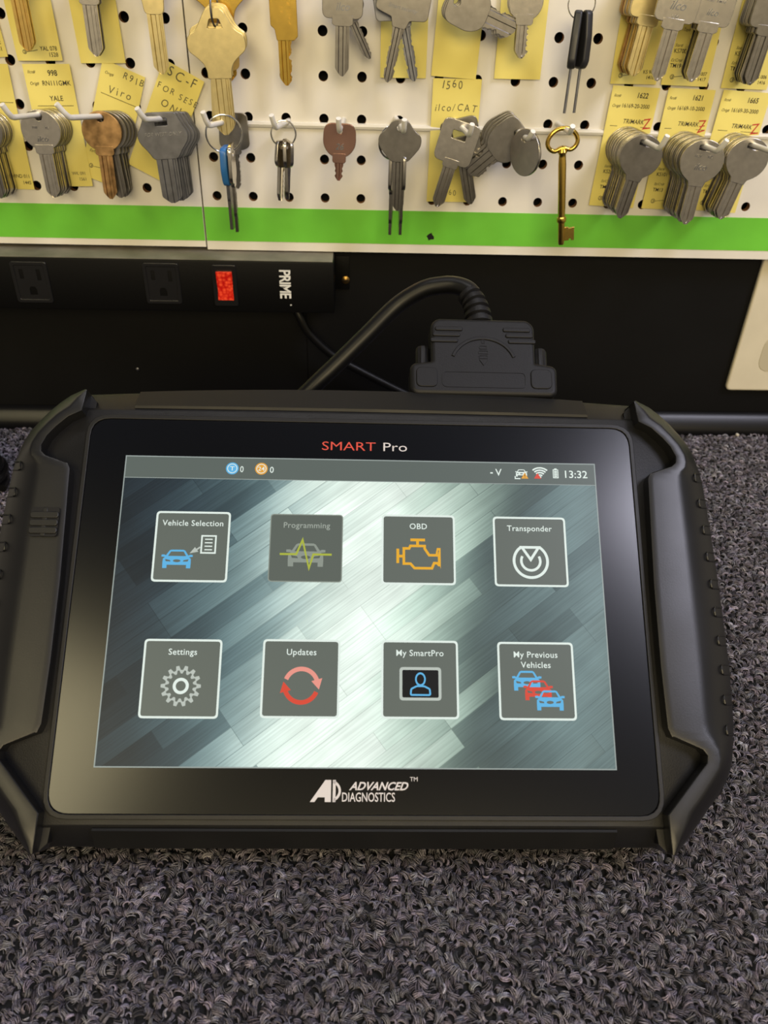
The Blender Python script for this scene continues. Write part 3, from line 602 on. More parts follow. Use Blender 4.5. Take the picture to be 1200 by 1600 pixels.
# ------------------------------------------------------------------ keys
def head_blade(kind):
    """returns (head splines, blade half width, y start, length, collar half width or 0, cuts, thickness)"""
    hole = circ(0, 0, 2.6, n=16)
    if kind == 'round': return [[(x, y) for x, y in circ(0, -7.8, 12, 11.6, 40) if y > -18.4]+[], hole], 4.3, -18, 31, 5.6, 0
    if kind == 'trimark':
        c = circ(0, -8.4, 13.4, 12.8, 28, -50, 230); return [c+[(-5.4, -20.6), (-4.6, -23.5), (4.6, -23.5), (5.4, -20.6)], rrect(-4, -2.2, 4, 1.6, 1.5)], 4.4, -23, 25, 0, 0
    if kind == 'square': return [rrect(-12, -21, 12, 4.5, 4), rrect(-4.2, -2.2, 4.2, 1.6, 1.5)], 4.3, -21, 31, 6.2, 0
    if kind == 'diamond': return [rrect(-12.2, -21, 12.2, 4.5, 4.5), rrect(-5, -6.5, 5, -1, .8)], 4.2, -20, 30, 5, 0
    if kind == 'wing':
        P = [(-4.5, 6.5), (4.5, 6.5), (8.5, 0), (11.5, -5), (17, -7.5), (17.3, -15), (13, -18), (8.6, -22), (7, -26), (7, -30), (-7, -30), (-7, -26), (-8.6, -22), (-13, -18), (-17.3, -15), (-17, -7.5), (-11.5, -5), (-8.5, 0)]
        return [rnd(P, [3, 3, 4, 3, 3.5, 4, 3, 4, 3, .6, .6, 3, 4, 3, 4, 3.5, 3, 4], 4), rnd([(-3, 1.5), (3, 1.5), (5, -4), (-5, -4)], 1.2)], 5.6, -29, 33, 0, 0
    if kind == 'west':
        P = [(-9, 4.5), (9, 4.5), (12.5, -3), (15.5, -8), (14.5, -12), (10, -17.5), (7.4, -22), (-7.4, -22), (-10, -17.5), (-14.5, -12), (-15.5, -8), (-12.5, -3)]
        return [rnd(P, 2, 4), rrect(-4, -3, 4, 1.6, 1)], 6.4, -21, 28, 0, 0
    if kind == 'lobe':
        P = [(-4.5, 4.6), (4.5, 4.6), (8, -.5), (13.8, -5.2), (13.2, -11), (9, -15.8), (5.2, -20), (-5.2, -20), (-9, -15.8), (-13.2, -11), (-13.8, -5.2), (-8, -.5)]
        return [rnd(P, 3.4, 5), hole], 3.9, -19, 32, 0, 0
    if kind == 'small':
        return [rnd([(-9.8, 4), (9.8, 4), (10.4, -9), (5, -15.5), (-5, -15.5), (-10.4, -9)], 5.5, 6), circ(0, 0, 2.2, n=14)], 3.4, -15, 15, 4.2, 2
    if kind == 'flat':
        return [rnd([(-15, 5), (15, 5), (16, -19), (5.5, -21), (3.8, -26), (-3.8, -26), (-5.5, -21), (-16, -19)], [4, 4, 2.5, 1, 1, 1, 1, 2.5], 4), circ(0, 0, 3, n=14)], 3.7, -25, 31, 0, 3
    if kind == 'flag':
        return [rnd([(-9, 5), (9, 5), (10, -15), (5, -17), (-5, -17), (-10, -15)], [3, 3, 3, 1, 1, 3], 4), circ(0, 0, 2.4, n=14)], 3.0, -16, 26, 4, 1
    if kind == 'valet':
        return [rnd([(-5.6, 3.5), (5.6, 3.5), (6.4, -9), (3.6, -12), (-3.6, -12), (-6.4, -9)], 2.5, 4), circ(0, 0, 1.9, n=12)], 2.6, -11.5, 21, 0, 1
    if kind == 'disc': return [circ(0, -8, 12, 13.5, 36), circ(0, 0, 2.4, n=14)], 0, 0, 0, 0, 0
    if kind == 'slim': 
        P = [(-6, 4.5), (6, 4.5), (12, -6), (17, -9), (17.2, -15), (13, -19), (7.5, -24), (6, -30), (5.6, -36), (-5.6, -36), (-6, -30), (-7.5, -24), (-13, -19), (-17.2, -15), (-17, -9), (-12, -6)]
        return [rnd(P, 3, 4), circ(0, 0, 2.4, n=14)], 4.6, -35, 33, 0, 0
    if kind == 'stub': return [rnd([(-11, 5), (11, 5), (12, -12), (7, -20), (-7, -20), (-12, -12)], 6, 6), circ(0, 0, 2.4, n=14)], 6.6, -17, 22, 0, 3
    if kind == 'short': return [circ(0, -6.5, 10.4, None, 36), circ(0, 0, 2.2, n=14)], 4.2, -15, 22, 5.2, 1
    if kind == 'bar':
        return [rnd([(-8, 5), (8, 5), (8, -34), (5.6, -36), (-4.6, -36), (-5.6, -30), (-8, -28)], .6, 3), circ(0, 0, 2.6, n=14)], 4.2, -35, 26, 0, 1
def key_mesh(kind, m, embossed=None):
    sp, hw, y0, L, col, cuts = head_blade(kind); th = 2.2
    mb = MB(); mb.add(prism(sp, th, .3, 2), m)
    if col: mb.add(prism([rnd([(-col, y0+1.5), (col, y0+1.5), (col, y0-3), (hw, y0-4), (-hw, y0-4), (-col, y0-3)], .4, 2)], th+.1, .2), m)
    g0, g1 = -.45*hw, .05*hw
    sec = [(-hw, 1), (g0-.5, 1), (g0, .25), (g1, .25), (g1+.5, 1), (.55*hw, 1), (.62*hw, .6), (.78*hw, .6), (.85*hw, 1), (hw, 1), (hw, -1), (.5, -1), (.2, -.3), (-.2*hw, -.3), (-.3*hw, -1), (-hw, -1)]
    rings = []; n = int(L/1.0)
    if L == 0: o = mb.build('key'); me = o.data; bpy.data.objects.remove(o); return me
    rng = random.Random(hash(kind) % 97 if False else len(kind)*7+cuts)
    dep = [rng.uniform(.2, .9) for _ in range(12)]
    for i in range(n+1):
        y = y0-L*i/n; tip = max(0.0, (i-(n-4.5))/4.5); lim = hw*(1-.82*tip**1.2); xl, xr = -lim, lim
        if cuts and 2 < i < n-3:
            a = dep[(i//3) % 12]*hw*.55 if i % 3 else dep[(i//3) % 12]*hw*.3
            if cuts in (1, 3): xr = min(xr, hw-a)
            if cuts in (2, 3): xl = max(xl, -hw+a); xr = min(xr, hw-a)
        rings.append([(min(max(x, xl), xr), y, z*th/2*.96) for x, z in sec])
    mb.add(loft(rings), m); bmesh.ops.recalc_face_normals(mb.bm, faces=mb.bm.faces)
    o = mb.build('key'); me = o.data; bpy.data.objects.remove(o); return me
KM = {}
def key(kind, m, P, label, roll=0, yaw=0, pitch=0, group=None, drop=1.0, emb=None, name='key'):
    kk = (kind, m)
    if kk not in KM: KM[kk] = key_mesh(kind, M[m])
    o = bpy.data.objects.new(name, KM[kk]); COL.objects.link(o)
    o.matrix_world = orient(P, roll, yaw, pitch) @ T(0, -drop/1000, 0)
    tag(o, label, 'key', group)
    for e in (emb or []):
        t, size, y = e[:3]; mb = MB(); mb.add(text(t, size, 'CENTER', .25, .02, .16), M['steel' if m in ('nickel', 'nickel2', 'rose') else 'wire' if m == 'steel' else m], (T(0, y, 1.2) if len(e) < 4 else T(e[3], y, 1.2) @ RZ(-90))); q = mb.build('embossed_lettering', o, smooth=0)
    return o
ORD = ['front', 'second', 'third', 'fourth', 'fifth', 'sixth', 'seventh', 'eighth', 'ninth', 'tenth', 'eleventh', 'twelfth', 'thirteenth', 'fourteenth']
def hook(base, bend, tip, label, L=70, name='key_hook'):
    a, b, t = W(*base, 3), W(*bend, -L), W(*tip, -L-4)
    pts = [v*1000 for v in (a, a.lerp(b, .5), b-(b-a).normalized()*.004)]
    d2 = (t-b); pts += [(b+d2*.0-(b-a).normalized()*.0012+d2.normalized()*.0006)*1000, (b+d2.normalized()*.004)*1000, t*1000]
    mb = MB(); mb.add(tube(pts, 1.65, 10), M['vinyl'])
    tag(mb.build(name, origin=pts[0]), label, 'hook', 'white wire hooks on the pegboard'); return a, b
def stack(kind, mats, a, b, t0, t1, n, where, roll=0, yaw=0, pitch=0, group=None, emb=None, jit=1.5, drop=1.0, adjn=None):
    """n keys threaded on one hook, first = front"""
    rng = random.Random(n*13+int(a.x*1e4) % 50)
    for i in range(n):
        t = t1+(t0-t1)*i/max(1, n-1); m = mats[i % len(mats)] if not callable(mats) else mats(i)
        mname = dict(nickel='nickel', nickel2='dull nickel', rose='rosy', brass='brass', steel='grey', copper='worn copper coloured', pale='pale brass', gold='yellow brass')[m]
        lab = ('front ' if i == 0 else ORD[i]+' ')+mname+(' key ' if i == 0 else ' key from the front ')+where
        key(kind, m, a.lerp(b, t), lab, roll+rng.uniform(-jit, jit), yaw+rng.uniform(-1, 1), pitch, group, emb=emb if i == 0 else None, drop=drop)
# lower row -----------------------------------------------------------------
a, b = hook((-8, 178), (-85, 190), (-98, 168), 'white hook at the far left end of the lower key row')
stack('round', ['nickel2', 'nickel'], a, b, .12, .34, 6, 'on the leftmost hook of the lower row', 2, group='keys on the leftmost lower hook')
a, b = hook((86, 176), (18, 184), (3, 163), 'white hook through the nickel stack left of the copper key')
stack('round', ['nickel', 'nickel2', 'nickel'], a, b, .12, .42, 8, 'in the stack left of the worn copper key', 1, 4, group='keys on the 998 hook', emb=[('ilco', 5, -14.5), ('998        KL', 2.2, -7)])
a, b = hook((190, 180), (107, 184), (88, 162), 'white hook holding the worn copper key on the tilted tag')
stack('round', lambda i: 'copper' if i == 0 else 'nickel2', a, b, .12, .44, 5, 'on the hook of the tilted handwritten tag', 1, 6, group='keys on the Viro tag hook', jit=2.5)
a, b = hook((285, 184), (226, 187), (214, 169), 'white hook through the grey wide-headed keys')
stack('west', ['steel'], a, b, .25, .62, 5, 'on the hook of the tag handwritten in capitals', 3, 10, group='grey keys beside the ring of keys', emb=[('FOR WEST ONLY', 2.9, -8.6)])
def ring_at(px, py, z, rmm, label, yaw=0, pitch=0, r=.55, m='wire', name='key_ring', ry=None):
    mb = MB(); mb.add(torus(rmm, r, ry=ry), M[m]); o = mb.build(name); o.matrix_world = orient(W(px, py, z), 0, yaw, pitch); return tag(o, label, 'key ring', None)
a, b = hook((376, 184), (325, 197), (317, 175), 'white hook carrying the key ring with the blue key', 55)
ring_at(350, 209, -36, 11.3, 'large wire key ring holding the blue headed key', 12, 6)
key('flag', 'nickel2', a.lerp(b, .25), 'dull nickel key behind the ring, above the blue headed key', 0, -6)
k_ = key('valet', 'steel', W(353, 238, -40), 'blue plastic headed key seen edge-on below the ring', 2, 82)
mb = MB(); mb.add(prism([rnd([(-6.4, 4), (6.4, 4), (8, -8), (5, -18), (-5, -18), (-8, -8)], 3, 4)], 4.4, .8), M['blue_plastic'], T(0, 0, 0)); q = mb.build('key_cap', k_); q['label'] = 'blue plastic cap'
mb = MB(); mb.add(loft([[(-2.4, y, -1), (2.4, y, -1), (2.4, y, 1), (-2.4, y, 1)] for y in (-15, -47)]), M['nickel2']); mb.build('long_blade', k_)
k_ = key('flag', 'nickel', W(361, 237, -42), 'long nickel key seen edge-on beside the blue headed key', 3, 90)
mb = MB(); mb.add(loft([[(-2.4, y, -1), (2.4, y, -1), (2.4, y, 1), (-2.4, y, 1)] for y in (-36, -49)]), M['nickel2']); mb.build('long_blade', k_)
a, b = hook((452, 188), (430, 200), (424, 180), 'white hook carrying the small ring with three little keys', 55)
ring_at(443, 209, -36, 7.8, 'small wire ring holding three little silver keys', 8, 5)
for i, (x, r_l, yw, lb) in enumerate(((440, -8, 62, 'left'), (446, 2, 88, 'middle'), (450, 9, 122, 'right'))):
    key('valet', 'nickel', W(x, 228, -36-i*1.5), lb+' one of three little silver keys on the small ring', r_l, yw, drop=.5)
a, b = hook((537, 186), (530, 205), (529, 185), 'white hook through the short stubby rosy key', 55)
key('small', 'rose', W(531, 204, -38), 'short stubby rosy key with two stamped digits with a rounded head', -2, 0, emb=[('26', 5.2, -11)], drop=0)
a, b = hook((618, 184), (631, 206), (632, 187), 'white hook through the lobed key over the green stripe', 60)
key('lobe', 'nickel2', a.lerp(b, .62), 'wide lobed nickel key hanging in front of a ring', 0, -4)
ring_at(616, 222, -28, 10.5, 'wire ring half hidden behind the lobed key', 20, 4, .7)
for i, (x, rl) in enumerate(((613, 0), (629, 1))):
    k_ = key('flag', 'nickel2', W(x, 250, -26-3*i), ('left' if i == 0 else 'right')+' long edge-on key below the lobed key, over the green stripe', rl, (80, 96)[i])
    mb = MB(); mb.add(loft([[(-2.2, y, -1), (2.2, y, -1), (2.2, y, 1), (-2.2, y, 1)] for y in (-36, -47)]), M['nickel']); mb.build('long_blade', k_)
a, b = hook((708, 186), (734, 212), (738, 194), 'white hook through the two square headed keys on the handwritten tag', 60)
key('diamond', 'nickel', a.lerp(b, .55), 'front square headed nickel key on the handwritten tag', -15, -6, drop=1)
key('diamond', 'nickel2', a.lerp(b, .36), 'rear square headed nickel key behind another on the handwritten tag', 14, -4)
a, b = hook((792, 192), (826, 218), (833, 205), 'white hook through the sideways oval keys', 60)
for i in range(4): key('stub', 'nickel2', a.lerp(b, .3+.09*i), ('front', 'third', 'second', 'rear')[3-i] if False else ('rear', 'third', 'second', 'nearest')[i]+' of four sideways keys pointing lower left, beside the gold key', -57+3*i, -10)
key('disc', 'nickel', a.lerp(b, .86), 'oval key head turned edge-on in front of the sideways keys', 10, -52)
a, b = hook((870, 192), (891, 208), (895, 197), 'white hook holding the gold skeleton key', 60)
def skeleton():
    P = a.lerp(b, .7); mb = MB(); g_ = M['gold']
    bow = [(9.6*math.cos(t)*(1-.12*math.sin(t)), -5.5+7.2*math.sin(t)+(2.8*math.exp(-((t-1.5*PI)/.35)**2)), 0) for t in [2*PI*i/40 for i in range(40)]]
    mb.add(tube(bow, 1.45, 10, True), g_)
    mb.add(lathe([(.1, -10), (2.3, -10.4), (3.2, -12.4), (2.2, -14), (2.3, -15.5), (2.6, -20), (2.5, -45), (2.4, -53), (3.1, -53.6), (3.3, -55), (3.1, -56.4), (2.3, -57), (2.1, -70), (1.8, -71.5), (.1, -71.6)], 18), g_)
    k = key_ = mb.build('skeleton_key'); k.matrix_world = orient(P, 8.0, 0, 0) @ T(-.002, -.0005, 0)
    tag(k, 'gold skeleton key with ring bow hanging over the green stripe', 'key')
    mb = MB(); mb.add(prism([[(1, -60.5), (4.5, -60.5), (4.5, -61.5), (8.4, -61.0), (8.4, -69.2), (6.8, -69.2), (6.8, -67.8), (4.8, -67.8), (4.8, -69), (1, -69)]], 1.8, .2), g_); mb.build('bit', k)
skeleton()
a, b = hook((980, 206), (1031, 233), (1043, 212), 'white hook through the leftmost of the three round-headed stacks at right')
stack('trimark', ['nickel2', 'nickel', 'nickel'], a, b, .10, .60, 12, 'in the leftmost stack of three at right', -8, -6, group='keys on the 1622 hook', drop=.5)
a, b = hook((1066, 213), (1122, 237), (1136, 219), 'white hook through the middle of the three round-headed stacks at right')
stack('trimark', ['nickel', 'nickel2', 'nickel'], a, b, .08, .68, 13, 'in the middle stack of three at right', -2, -10, group='keys on the 1621 hook', emb=[('ilco', 5.5, -13.6), ('1621      KZ', 2.3, -6)], drop=.5)
a, b = hook((1148, 216), (1216, 241), (1232, 224), 'white hook through the rightmost of the three round-headed stacks')
stack('trimark', ['nickel', 'nickel', 'nickel2'], a, b, .08, .46, 10, 'in the rightmost round-headed stack at the photo edge', -12, -6, group='keys on the 1665 hook', drop=.5)
# upper row -----------------------------------------------------------------
def short_hook(x, y, lab, L=45):
    a_ = W(x, y, 3); b_ = W(x, y, 0)+Vector((0, -L/1000, .004)); mb = MB(); mb.add(tube([a_*1000, b_*1000, (b_+Vector((0, -.002, .006)))*1000], 1.65, 10), M['vinyl'])
    tag(mb.build('key_hook', origin=a_*1000), lab, 'hook', 'white wire hooks on the pegboard'); return a_, b_
key('round', 'brass', W(14, -76, -22), 'brass key blade hanging over the printed tag at upper left', 0, 4)
key('round', 'brass', W(17, -76, -17), 'second brass key close behind the one on the upper left printed tag', 0, 4)
key('round', 'nickel', W(130, -66, -22), 'nickel key hanging alone on the blank yellow tag at left', -1, 4)
key('round', 'nickel2', W(134, -66, -17), 'dull nickel key behind the key on the blank tag at left', -1, 4)
key('slim', 'pale', W(226, -96, -20), 'pale brass wide-headed key near the panel seam', 1, 3)
for i, (x, y, z, m, r_, lb) in enumerate(((338, -58, -12, 'gold', 2, 'yellow brass key at the back of the bunch on the wire loop'), (340, 22, -24, 'pale', -3, 'third pale brass key in the bunch on the wire loop'), (336, 26, -28, 'pale', 2, 'second pale brass key in the bunch on the wire loop'), (334, 30, -32, 'pale', 2, 'frontmost pale brass key of the bunch on the wire loop'))):
    key('wing', m, W(x, y, z), lb, r_, 4)
key('flag', 'brass', W(348, 58, -20), 'small notched brass key behind the pale bunch', -4, 20)
ring_at(335, 14, -28, 7, 'wire loop through the bunch of pale brass keys', 80, 0, .6, 'steel', 'key_ring', 9)
key('bar', 'gold', W(439, -50, -16), 'flat yellow brass bar-shaped key hanging alone', 1, 0, emb=[('CONTROL', 3.4, -20, 2.2), ('KEY', 3.4, -21, -2.6)])
key('square', 'nickel2', W(536, -40, -24), 'nickel key with an embossed square head above the stubby key', -1, 0, emb=[('ilco', 6, -17)])
key('flag', 'nickel2', W(528, -22, -18), 'key fanned out to the right behind the embossed key', 28, 10)
key('flat', 'nickel2', W(640, -38, -26), 'front one of two crossed keys on a yellow tag', -12, 0, emb=[('Smart security', 3, -16.5)])
key('flat', 'steel', W(618, -38, -20), 'rear one of two crossed keys on a yellow tag', 14, 0)
for i in range(3): key('stub', 'nickel2', W(708+2*i, -2+2*i, -18-3*i), ('rear', 'middle', 'front')[i]+' one of three keys turned sideways on a blank tag', 66+2*i, -4)
for i in range(2): key('short', 'nickel', W(822+2*i, -22, -18-4*i), ('rear', 'front')[i]+' round nickel key on the blank tag left of the black pins', 1, 0)
ring_at(909, 6, -24, 8.2, 'thin ring above two black-headed pins', 0, 0, .4)
for i, (x, rl, lb) in enumerate(((904, -6, 'left'), (918, -1, 'right'))):
    o = empty('pin_key', orient(W(x, 22, -26), rl, (74, 112)[i]), lb+' one of two black-headed pin keys on a thin ring', 'key')
    mb = MB(); mb.add(prism([rnd([(-1.6, 1), (1.6, 1), (4, -12), (4.4, -25), (2.6, -28), (-2.6, -28), (-4.4, -25), (-4, -12)], 1.5, 4)], 5, 1.2), M['black_plastic']); mb.build('grip', o)
    mb = MB(); mb.add(tube([(0, -27, 0), (0, -54, 0)], .9, 8), M['steel']); mb.build('shaft', o)
a_, b_ = W(1010, -38, 0), W(1046, -40, -48)
stack('square', lambda i: ('pale', 'nickel', 'pale', 'brass', 'nickel2', 'brass', 'brass', 'copper', 'brass')[i], a_, b_, .1, .62, 9, 'in the mixed stack at upper right', -6, -4, group='keys over the KS900 tag')
key('square', 'nickel', W(1072, -36, -48), 'large embossed nickel key right of the mixed stack', -6, -4, emb=[('ilco', 6.5, -15), ('USA', 2.2, -19)])
a_, b_ = W(1108, -30, 0), W(1140, -26, -44)
stack('square', ['nickel', 'nickel2', 'nickel2', 'nickel'], a_, b_, .3, .62, 4, 'in the upper stack second from the right edge', -6, -4, group='keys in the upper stack second from the right edge', emb=[('ilco', 5, -16), ('1663  TM16', 2.4, -9)])
a_, b_ = W(1200, -22, 0), W(1236, -22, -44)
stack('square', ['nickel2', 'nickel2', 'steel'], a_, b_, .1, .6, 8, 'in the stack at the upper right corner', -6, -4, group='keys over the KS600 tag')
# ------------------------------------------------------------------ paper tags
def ptag(TL, TR, BL, z, label, items=(), curl=0, group=None):
    A, B_, D_ = (Vector(bz(*q, z)) for q in (TL, TR, BL)); A, B_, D_ = (Vector((v[0], v[2], 290-v[1])) for v in (A, B_, D_))
    ex = (B_-A); w = ex.length; ex.normalize(); ez = Vector((0, -1, 0)); ey = ez.cross(ex); h = -(D_-A).dot(ey); sk = (D_-A).dot(ex)
    X = Matrix(((ex.x, ey.x, ez.x, A.x/1000), (ex.y, ey.y, ez.y, A.y/1000), (ex.z, ey.z, ez.z, A.z/1000), (0, 0, 0, 1)))
    n = 10; rows = []
    rg = random.Random(int(A.x*10)); ph = rg.uniform(0, 6); amp = .5
    zf = lambda x, y: amp*math.sin(ph+x/14+y/23)
    vs, fs = [], []
    for j in range(n+1):
        for i in range(n+1): x, y = w*i/n, -h*j/n; vs.append((x+sk*j/n*.0, y, zf(x, y)))
    for j in range(n):
        for i in range(n): fs.append((j*(n+1)+i, (j+1)*(n+1)+i, (j+1)*(n+1)+i+1, j*(n+1)+i+1))
    k = len(vs); vs += [(x, y, q-.22) for x, y, q in vs]; fs += [tuple(c+k for c in f[::-1]) for f in fs[:]]
    bd = [i for i in range(n+1)]+[(j)*(n+1)+n for j in range(1, n+1)]+[n*(n+1)+i for i in range(n-1, -1, -1)]+[j*(n+1) for j in range(n-1, 0, -1)]
    for q in range(len(bd)): i0, i1 = bd[q], bd[(q+1) % len(bd)]; fs.append((i0, i1, i1+k, i0+k))
    mb = MB(); mb.add(from_py(vs, fs), M['paper']); bmesh.ops.recalc_face_normals(mb.bm, faces=mb.bm.faces)
    o = mb.build('key_tag', smooth=40); o.matrix_world = X; tag(o, label, 'tag', 'yellow key tags')
    pm = MB()
    def flush():
        for v in pm.bm.verts: v.co.z = zf(v.co.x, v.co.y)+.12+v.co.z
        pm.build('printing', o, smooth=0)
    for it in items:
        if it is None: flush(); pm = MB(); continue
        if it[0] == 'line': _, x0, y0, x1, y1, m, t = it; me = prism(stroke([(x0*w, -y0*h), (x1*w, -y1*h)], t)); pm.add(me, M[m])
        elif it[0] == 'stroke': pm.add(prism(stroke([(x*w, -y*h) for x, y in it[1]], it[3])), M[it[2]])
        elif it[0] == 'hand':
            _, t, x, y, size, m, rot = it; rgx = random.Random(t); cx_ = 0
            for ch in t:
                if ch != ' ': 
                    me = text(ch, size, 'LEFT', .12, -.004); wch = max((v.co.x for v in me.vertices), default=size*.5)
                    pm.add(me, M[m], T(x*w, -y*h, 0) @ RZ(rot) @ T(cx_, rgx.uniform(-.08, .08)*size, 0) @ RZ(rgx.uniform(-8, 8)) @ SX(.92, 1.05)); cx_ += wch+size*.14
                else: cx_ += size*.45
        else: t, x, y, size, m, al, sh, bd_ = it; pm.add(text(t, size, al, sh, bd_), M[m], T(x*w, -y*h, 0) @ SX(.9, 1))
    if items: flush()
    return o
def keylogo(x, y, s=1):
    return [('stroke', [(x+.04*math.cos(t)*s, y+.018*math.sin(t)*s) for t in [2*PI*i/12 for i in range(13)]], 'pen', .35), ('stroke', [(x+.05*s, y), (x+.30*s, y-.016*s)], 'pen', .3), ('stroke', [(x-.015*s, y-.006), (x+.015*s, y-.006), (x+.015*s, y+.008), (x-.015*s, y+.008)], 'pen', .35)]
def printed(num, orig, maker, star, ez, code, z=True):
    L = [('Ilco#', .06, .085, 2.5, 'ink', 'LEFT', .25, 0), (num, .66, .085, 4.4, 'ink', 'CENTER', .1, .022), ('Orig#', .06, .165, 2.5, 'ink', 'LEFT', .25, 0), (orig, .26, .165, 3.5, 'ink', 'LEFT', 0, .008), (maker, .58, .29, 3.9, 'ink', 'CENTER', .2, .008), ('line', .1, .315, .95, .315, 'ink', .3)]
    if star: L += [None, ('Star#', .16, .66, 2.4, 'ink', 'LEFT', .25, 0), (star, .16, .71, 3.4, 'ink', 'LEFT', 0, .012), ('Ez/Crt#', .16, .79, 2.4, 'ink', 'LEFT', .25, 0), (ez, .16, .845, 3.4, 'ink', 'LEFT', 0, .012)]+keylogo(.22, .93)
    if code: L += [(code.split('/')[0], .94, .89, 3.0, 'ink', 'RIGHT', 0, .01), (code.split('/')[1], .94, .945, 3.0, 'ink', 'RIGHT', 0, .01)]
    if z == 'z': L += [('stroke', [(.80, .255), (.93, .245), (.82, .325), (.97, .315)], 'red_ink', .8)]
    if z == '7': L += [('stroke', [(.80, .245), (.94, .24), (.83, .335), (.97, .315)], 'red_ink', .8), ('stroke', [(.83, .29), (.95, .28)], 'red_ink', .6)]
    return L
ptag((-62, 98), (12, 100), (-14, 295), -2.0, 'printed yellow tag at the left edge of the lower row', [('line', .1, .29, .95, .29, 'ink', .3), None, ('WIND 011', .96, .90, 3.2, 'ink', 'RIGHT', 0, .01), ('1445', .96, .955, 3.2, 'ink', 'RIGHT', 0, .01)])
ptag((34, 100), (108, 100), (78, 291), -3.2, 'printed yellow tag behind the nickel stack left of the copper key', [('Ilco#', .08, .07, 2.6, 'ink', 'LEFT', .2, 0), ('998', .60, .09, 4.6, 'ink', 'CENTER', 0, .02), ('Orig#', .08, .16, 2.6, 'ink', 'LEFT', .2, 0), ('RN111GMK', .34, .165, 4.0, 'ink', 'LEFT', 0, .008), ('YALE', .58, .285, 4.2, 'ink', 'CENTER', 0, .012), ('line', .15, .325, .92, .325, 'ink', .3), None, ('WK 091', .9, .9, 3.0, 'pen', 'RIGHT', 0, .0), ('1561', .9, .95, 3.0, 'pen', 'RIGHT', 0, .0)])
ptag((160, 92), (227, 121), (110, 265), -2.4, 'tilted yellow tag handwritten and ruled, behind the copper key', [('hand', 'R91B', .50, .085, 5.6, 'pen', 0), ('Orig#', .10, .10, 2.5, 'ink', 'LEFT', .2, 0), ('hand', 'Viro', .24, .24, 6.5, 'pen', 4), ('line', .10, .26, .96, .26, 'ink', .3), None, ('Star#', .10, .66, 2.5, 'ink', 'LEFT', .2, 0), ('Ez/Crt#', .10, .77, 2.5, 'ink', 'LEFT', .2, 0)]+keylogo(.2, .89))
ptag((256, 92), (319, 128), (193, 252), -4.2, 'tilted yellow tag handwritten in capitals behind the grey keys', [('hand', 'SC-F', .16, .10, 8, 'pen', 2), ('hand', 'FOR SESE', .05, .245, 5.2, 'pen', 0), ('hand', 'ONLY', .24, .375, 6.4, 'pen', 0)])
ptag((677, 122), (753, 124), (671, 315), -2.4, 'yellow tag handwritten in two lines behind the two square headed keys', [('hand', '1560', .16, .075, 6.6, 'pen', 0), ('hand', 'ilco/CAT', .06, .245, 5.9, 'pen', 0), None, ('hand', '1560', .3, .95, 5, 'pen', 3)])
ptag((958, 133), (1032, 138), (923, 321), -2.4, 'printed yellow tag with red mark, leftmost of three at right', printed('1622', '16169-20-2000', 'TRIMARK', 'KS201', 'TM14', None, 'z'))
ptag((1045, 137), (1119, 141), (1008, 326), -2.4, 'printed yellow tag with red mark, middle of three at right', printed('1621', '16169-10-2000', 'TRIMARK', 'KS101', 'TM13', None, '7'))
ptag((1131, 140), (1206, 146), (1096, 329), -2.4, 'printed yellow tag with red mark, rightmost of three at right', printed('1665', '16169-30-2000', 'TRIMARK', 'KS301', 'TM15', None, 'z'))
ptag((-113, -96), (-40, -100), (-46, 92), -2.0, 'printed yellow tag cut off in the upper left corner', [('ES 002', .93, .885, 3.4, 'ink', 'RIGHT', 0, .01), ('1431', .93, .945, 3.4, 'ink', 'RIGHT', 0, .01)])
ptag((-16, -95), (60, -95), (34, 95), -3.2, 'printed yellow tag behind the brass key at upper left', [('/2', .30, .87, 3.4, 'ink', 'LEFT', 0, .01), ('YAL 078', .93, .91, 3.4, 'ink', 'RIGHT', 0, .01), ('1528', .93, .965, 3.4, 'ink', 'RIGHT', 0, .01)]+keylogo(.2, .92))
ptag((90, -90), (166, -90), (117, 99), -2.2, 'blank yellow tag behind the nickel key at upper left')
ptag((597, -75), (674, -73), (587, 121), -2.2, 'blank yellow tag behind the two crossed keys')
ptag((692, -75), (767, -68), (669, 118), -2.6, 'blank yellow tag behind the sideways turned keys')
ptag((789, -70), (866, -68), (770, 123), -2.2, 'blank yellow tag left of the black-headed pins')
ST = lambda star, ez, code: [('Tay#', .22, .56, 2.5, 'ink', 'LEFT', .25, 0), ('Star#', .12, .685, 2.5, 'ink', 'LEFT', .25, 0), (star, .12, .735, 3.5, 'ink', 'LEFT', 0, .012), ('Ez/Crt#', .1, .805, 2.5, 'ink', 'LEFT', .25, 0), (ez, .1, .855, 3.5, 'ink', 'LEFT', 0, .012), (code.split('/')[0], .93, .91, 3.0, 'ink', 'RIGHT', 0, .01), (code.split('/')[1], .93, .955, 3.0, 'ink', 'RIGHT', 0, .01)]+keylogo(.2, .93)
ptag((986, -70), (1063, -68), (956, 131), -2.2, 'printed yellow tag behind the mixed brass and nickel stack', ST('KS900', 'TM20', 'KS 900/1418'))
ptag((1076, -70), (1153, -66), (1043, 133), -2.6, 'printed yellow tag second from the upper right corner', ST('KS700-S', 'TM19', 'KS 007/1417'))
ptag((1178, -68), (1255, -64), (1134, 138), -2.2, 'printed yellow tag in the upper right corner', ST('KS600', 'TM17', 'KS 006/1416'))
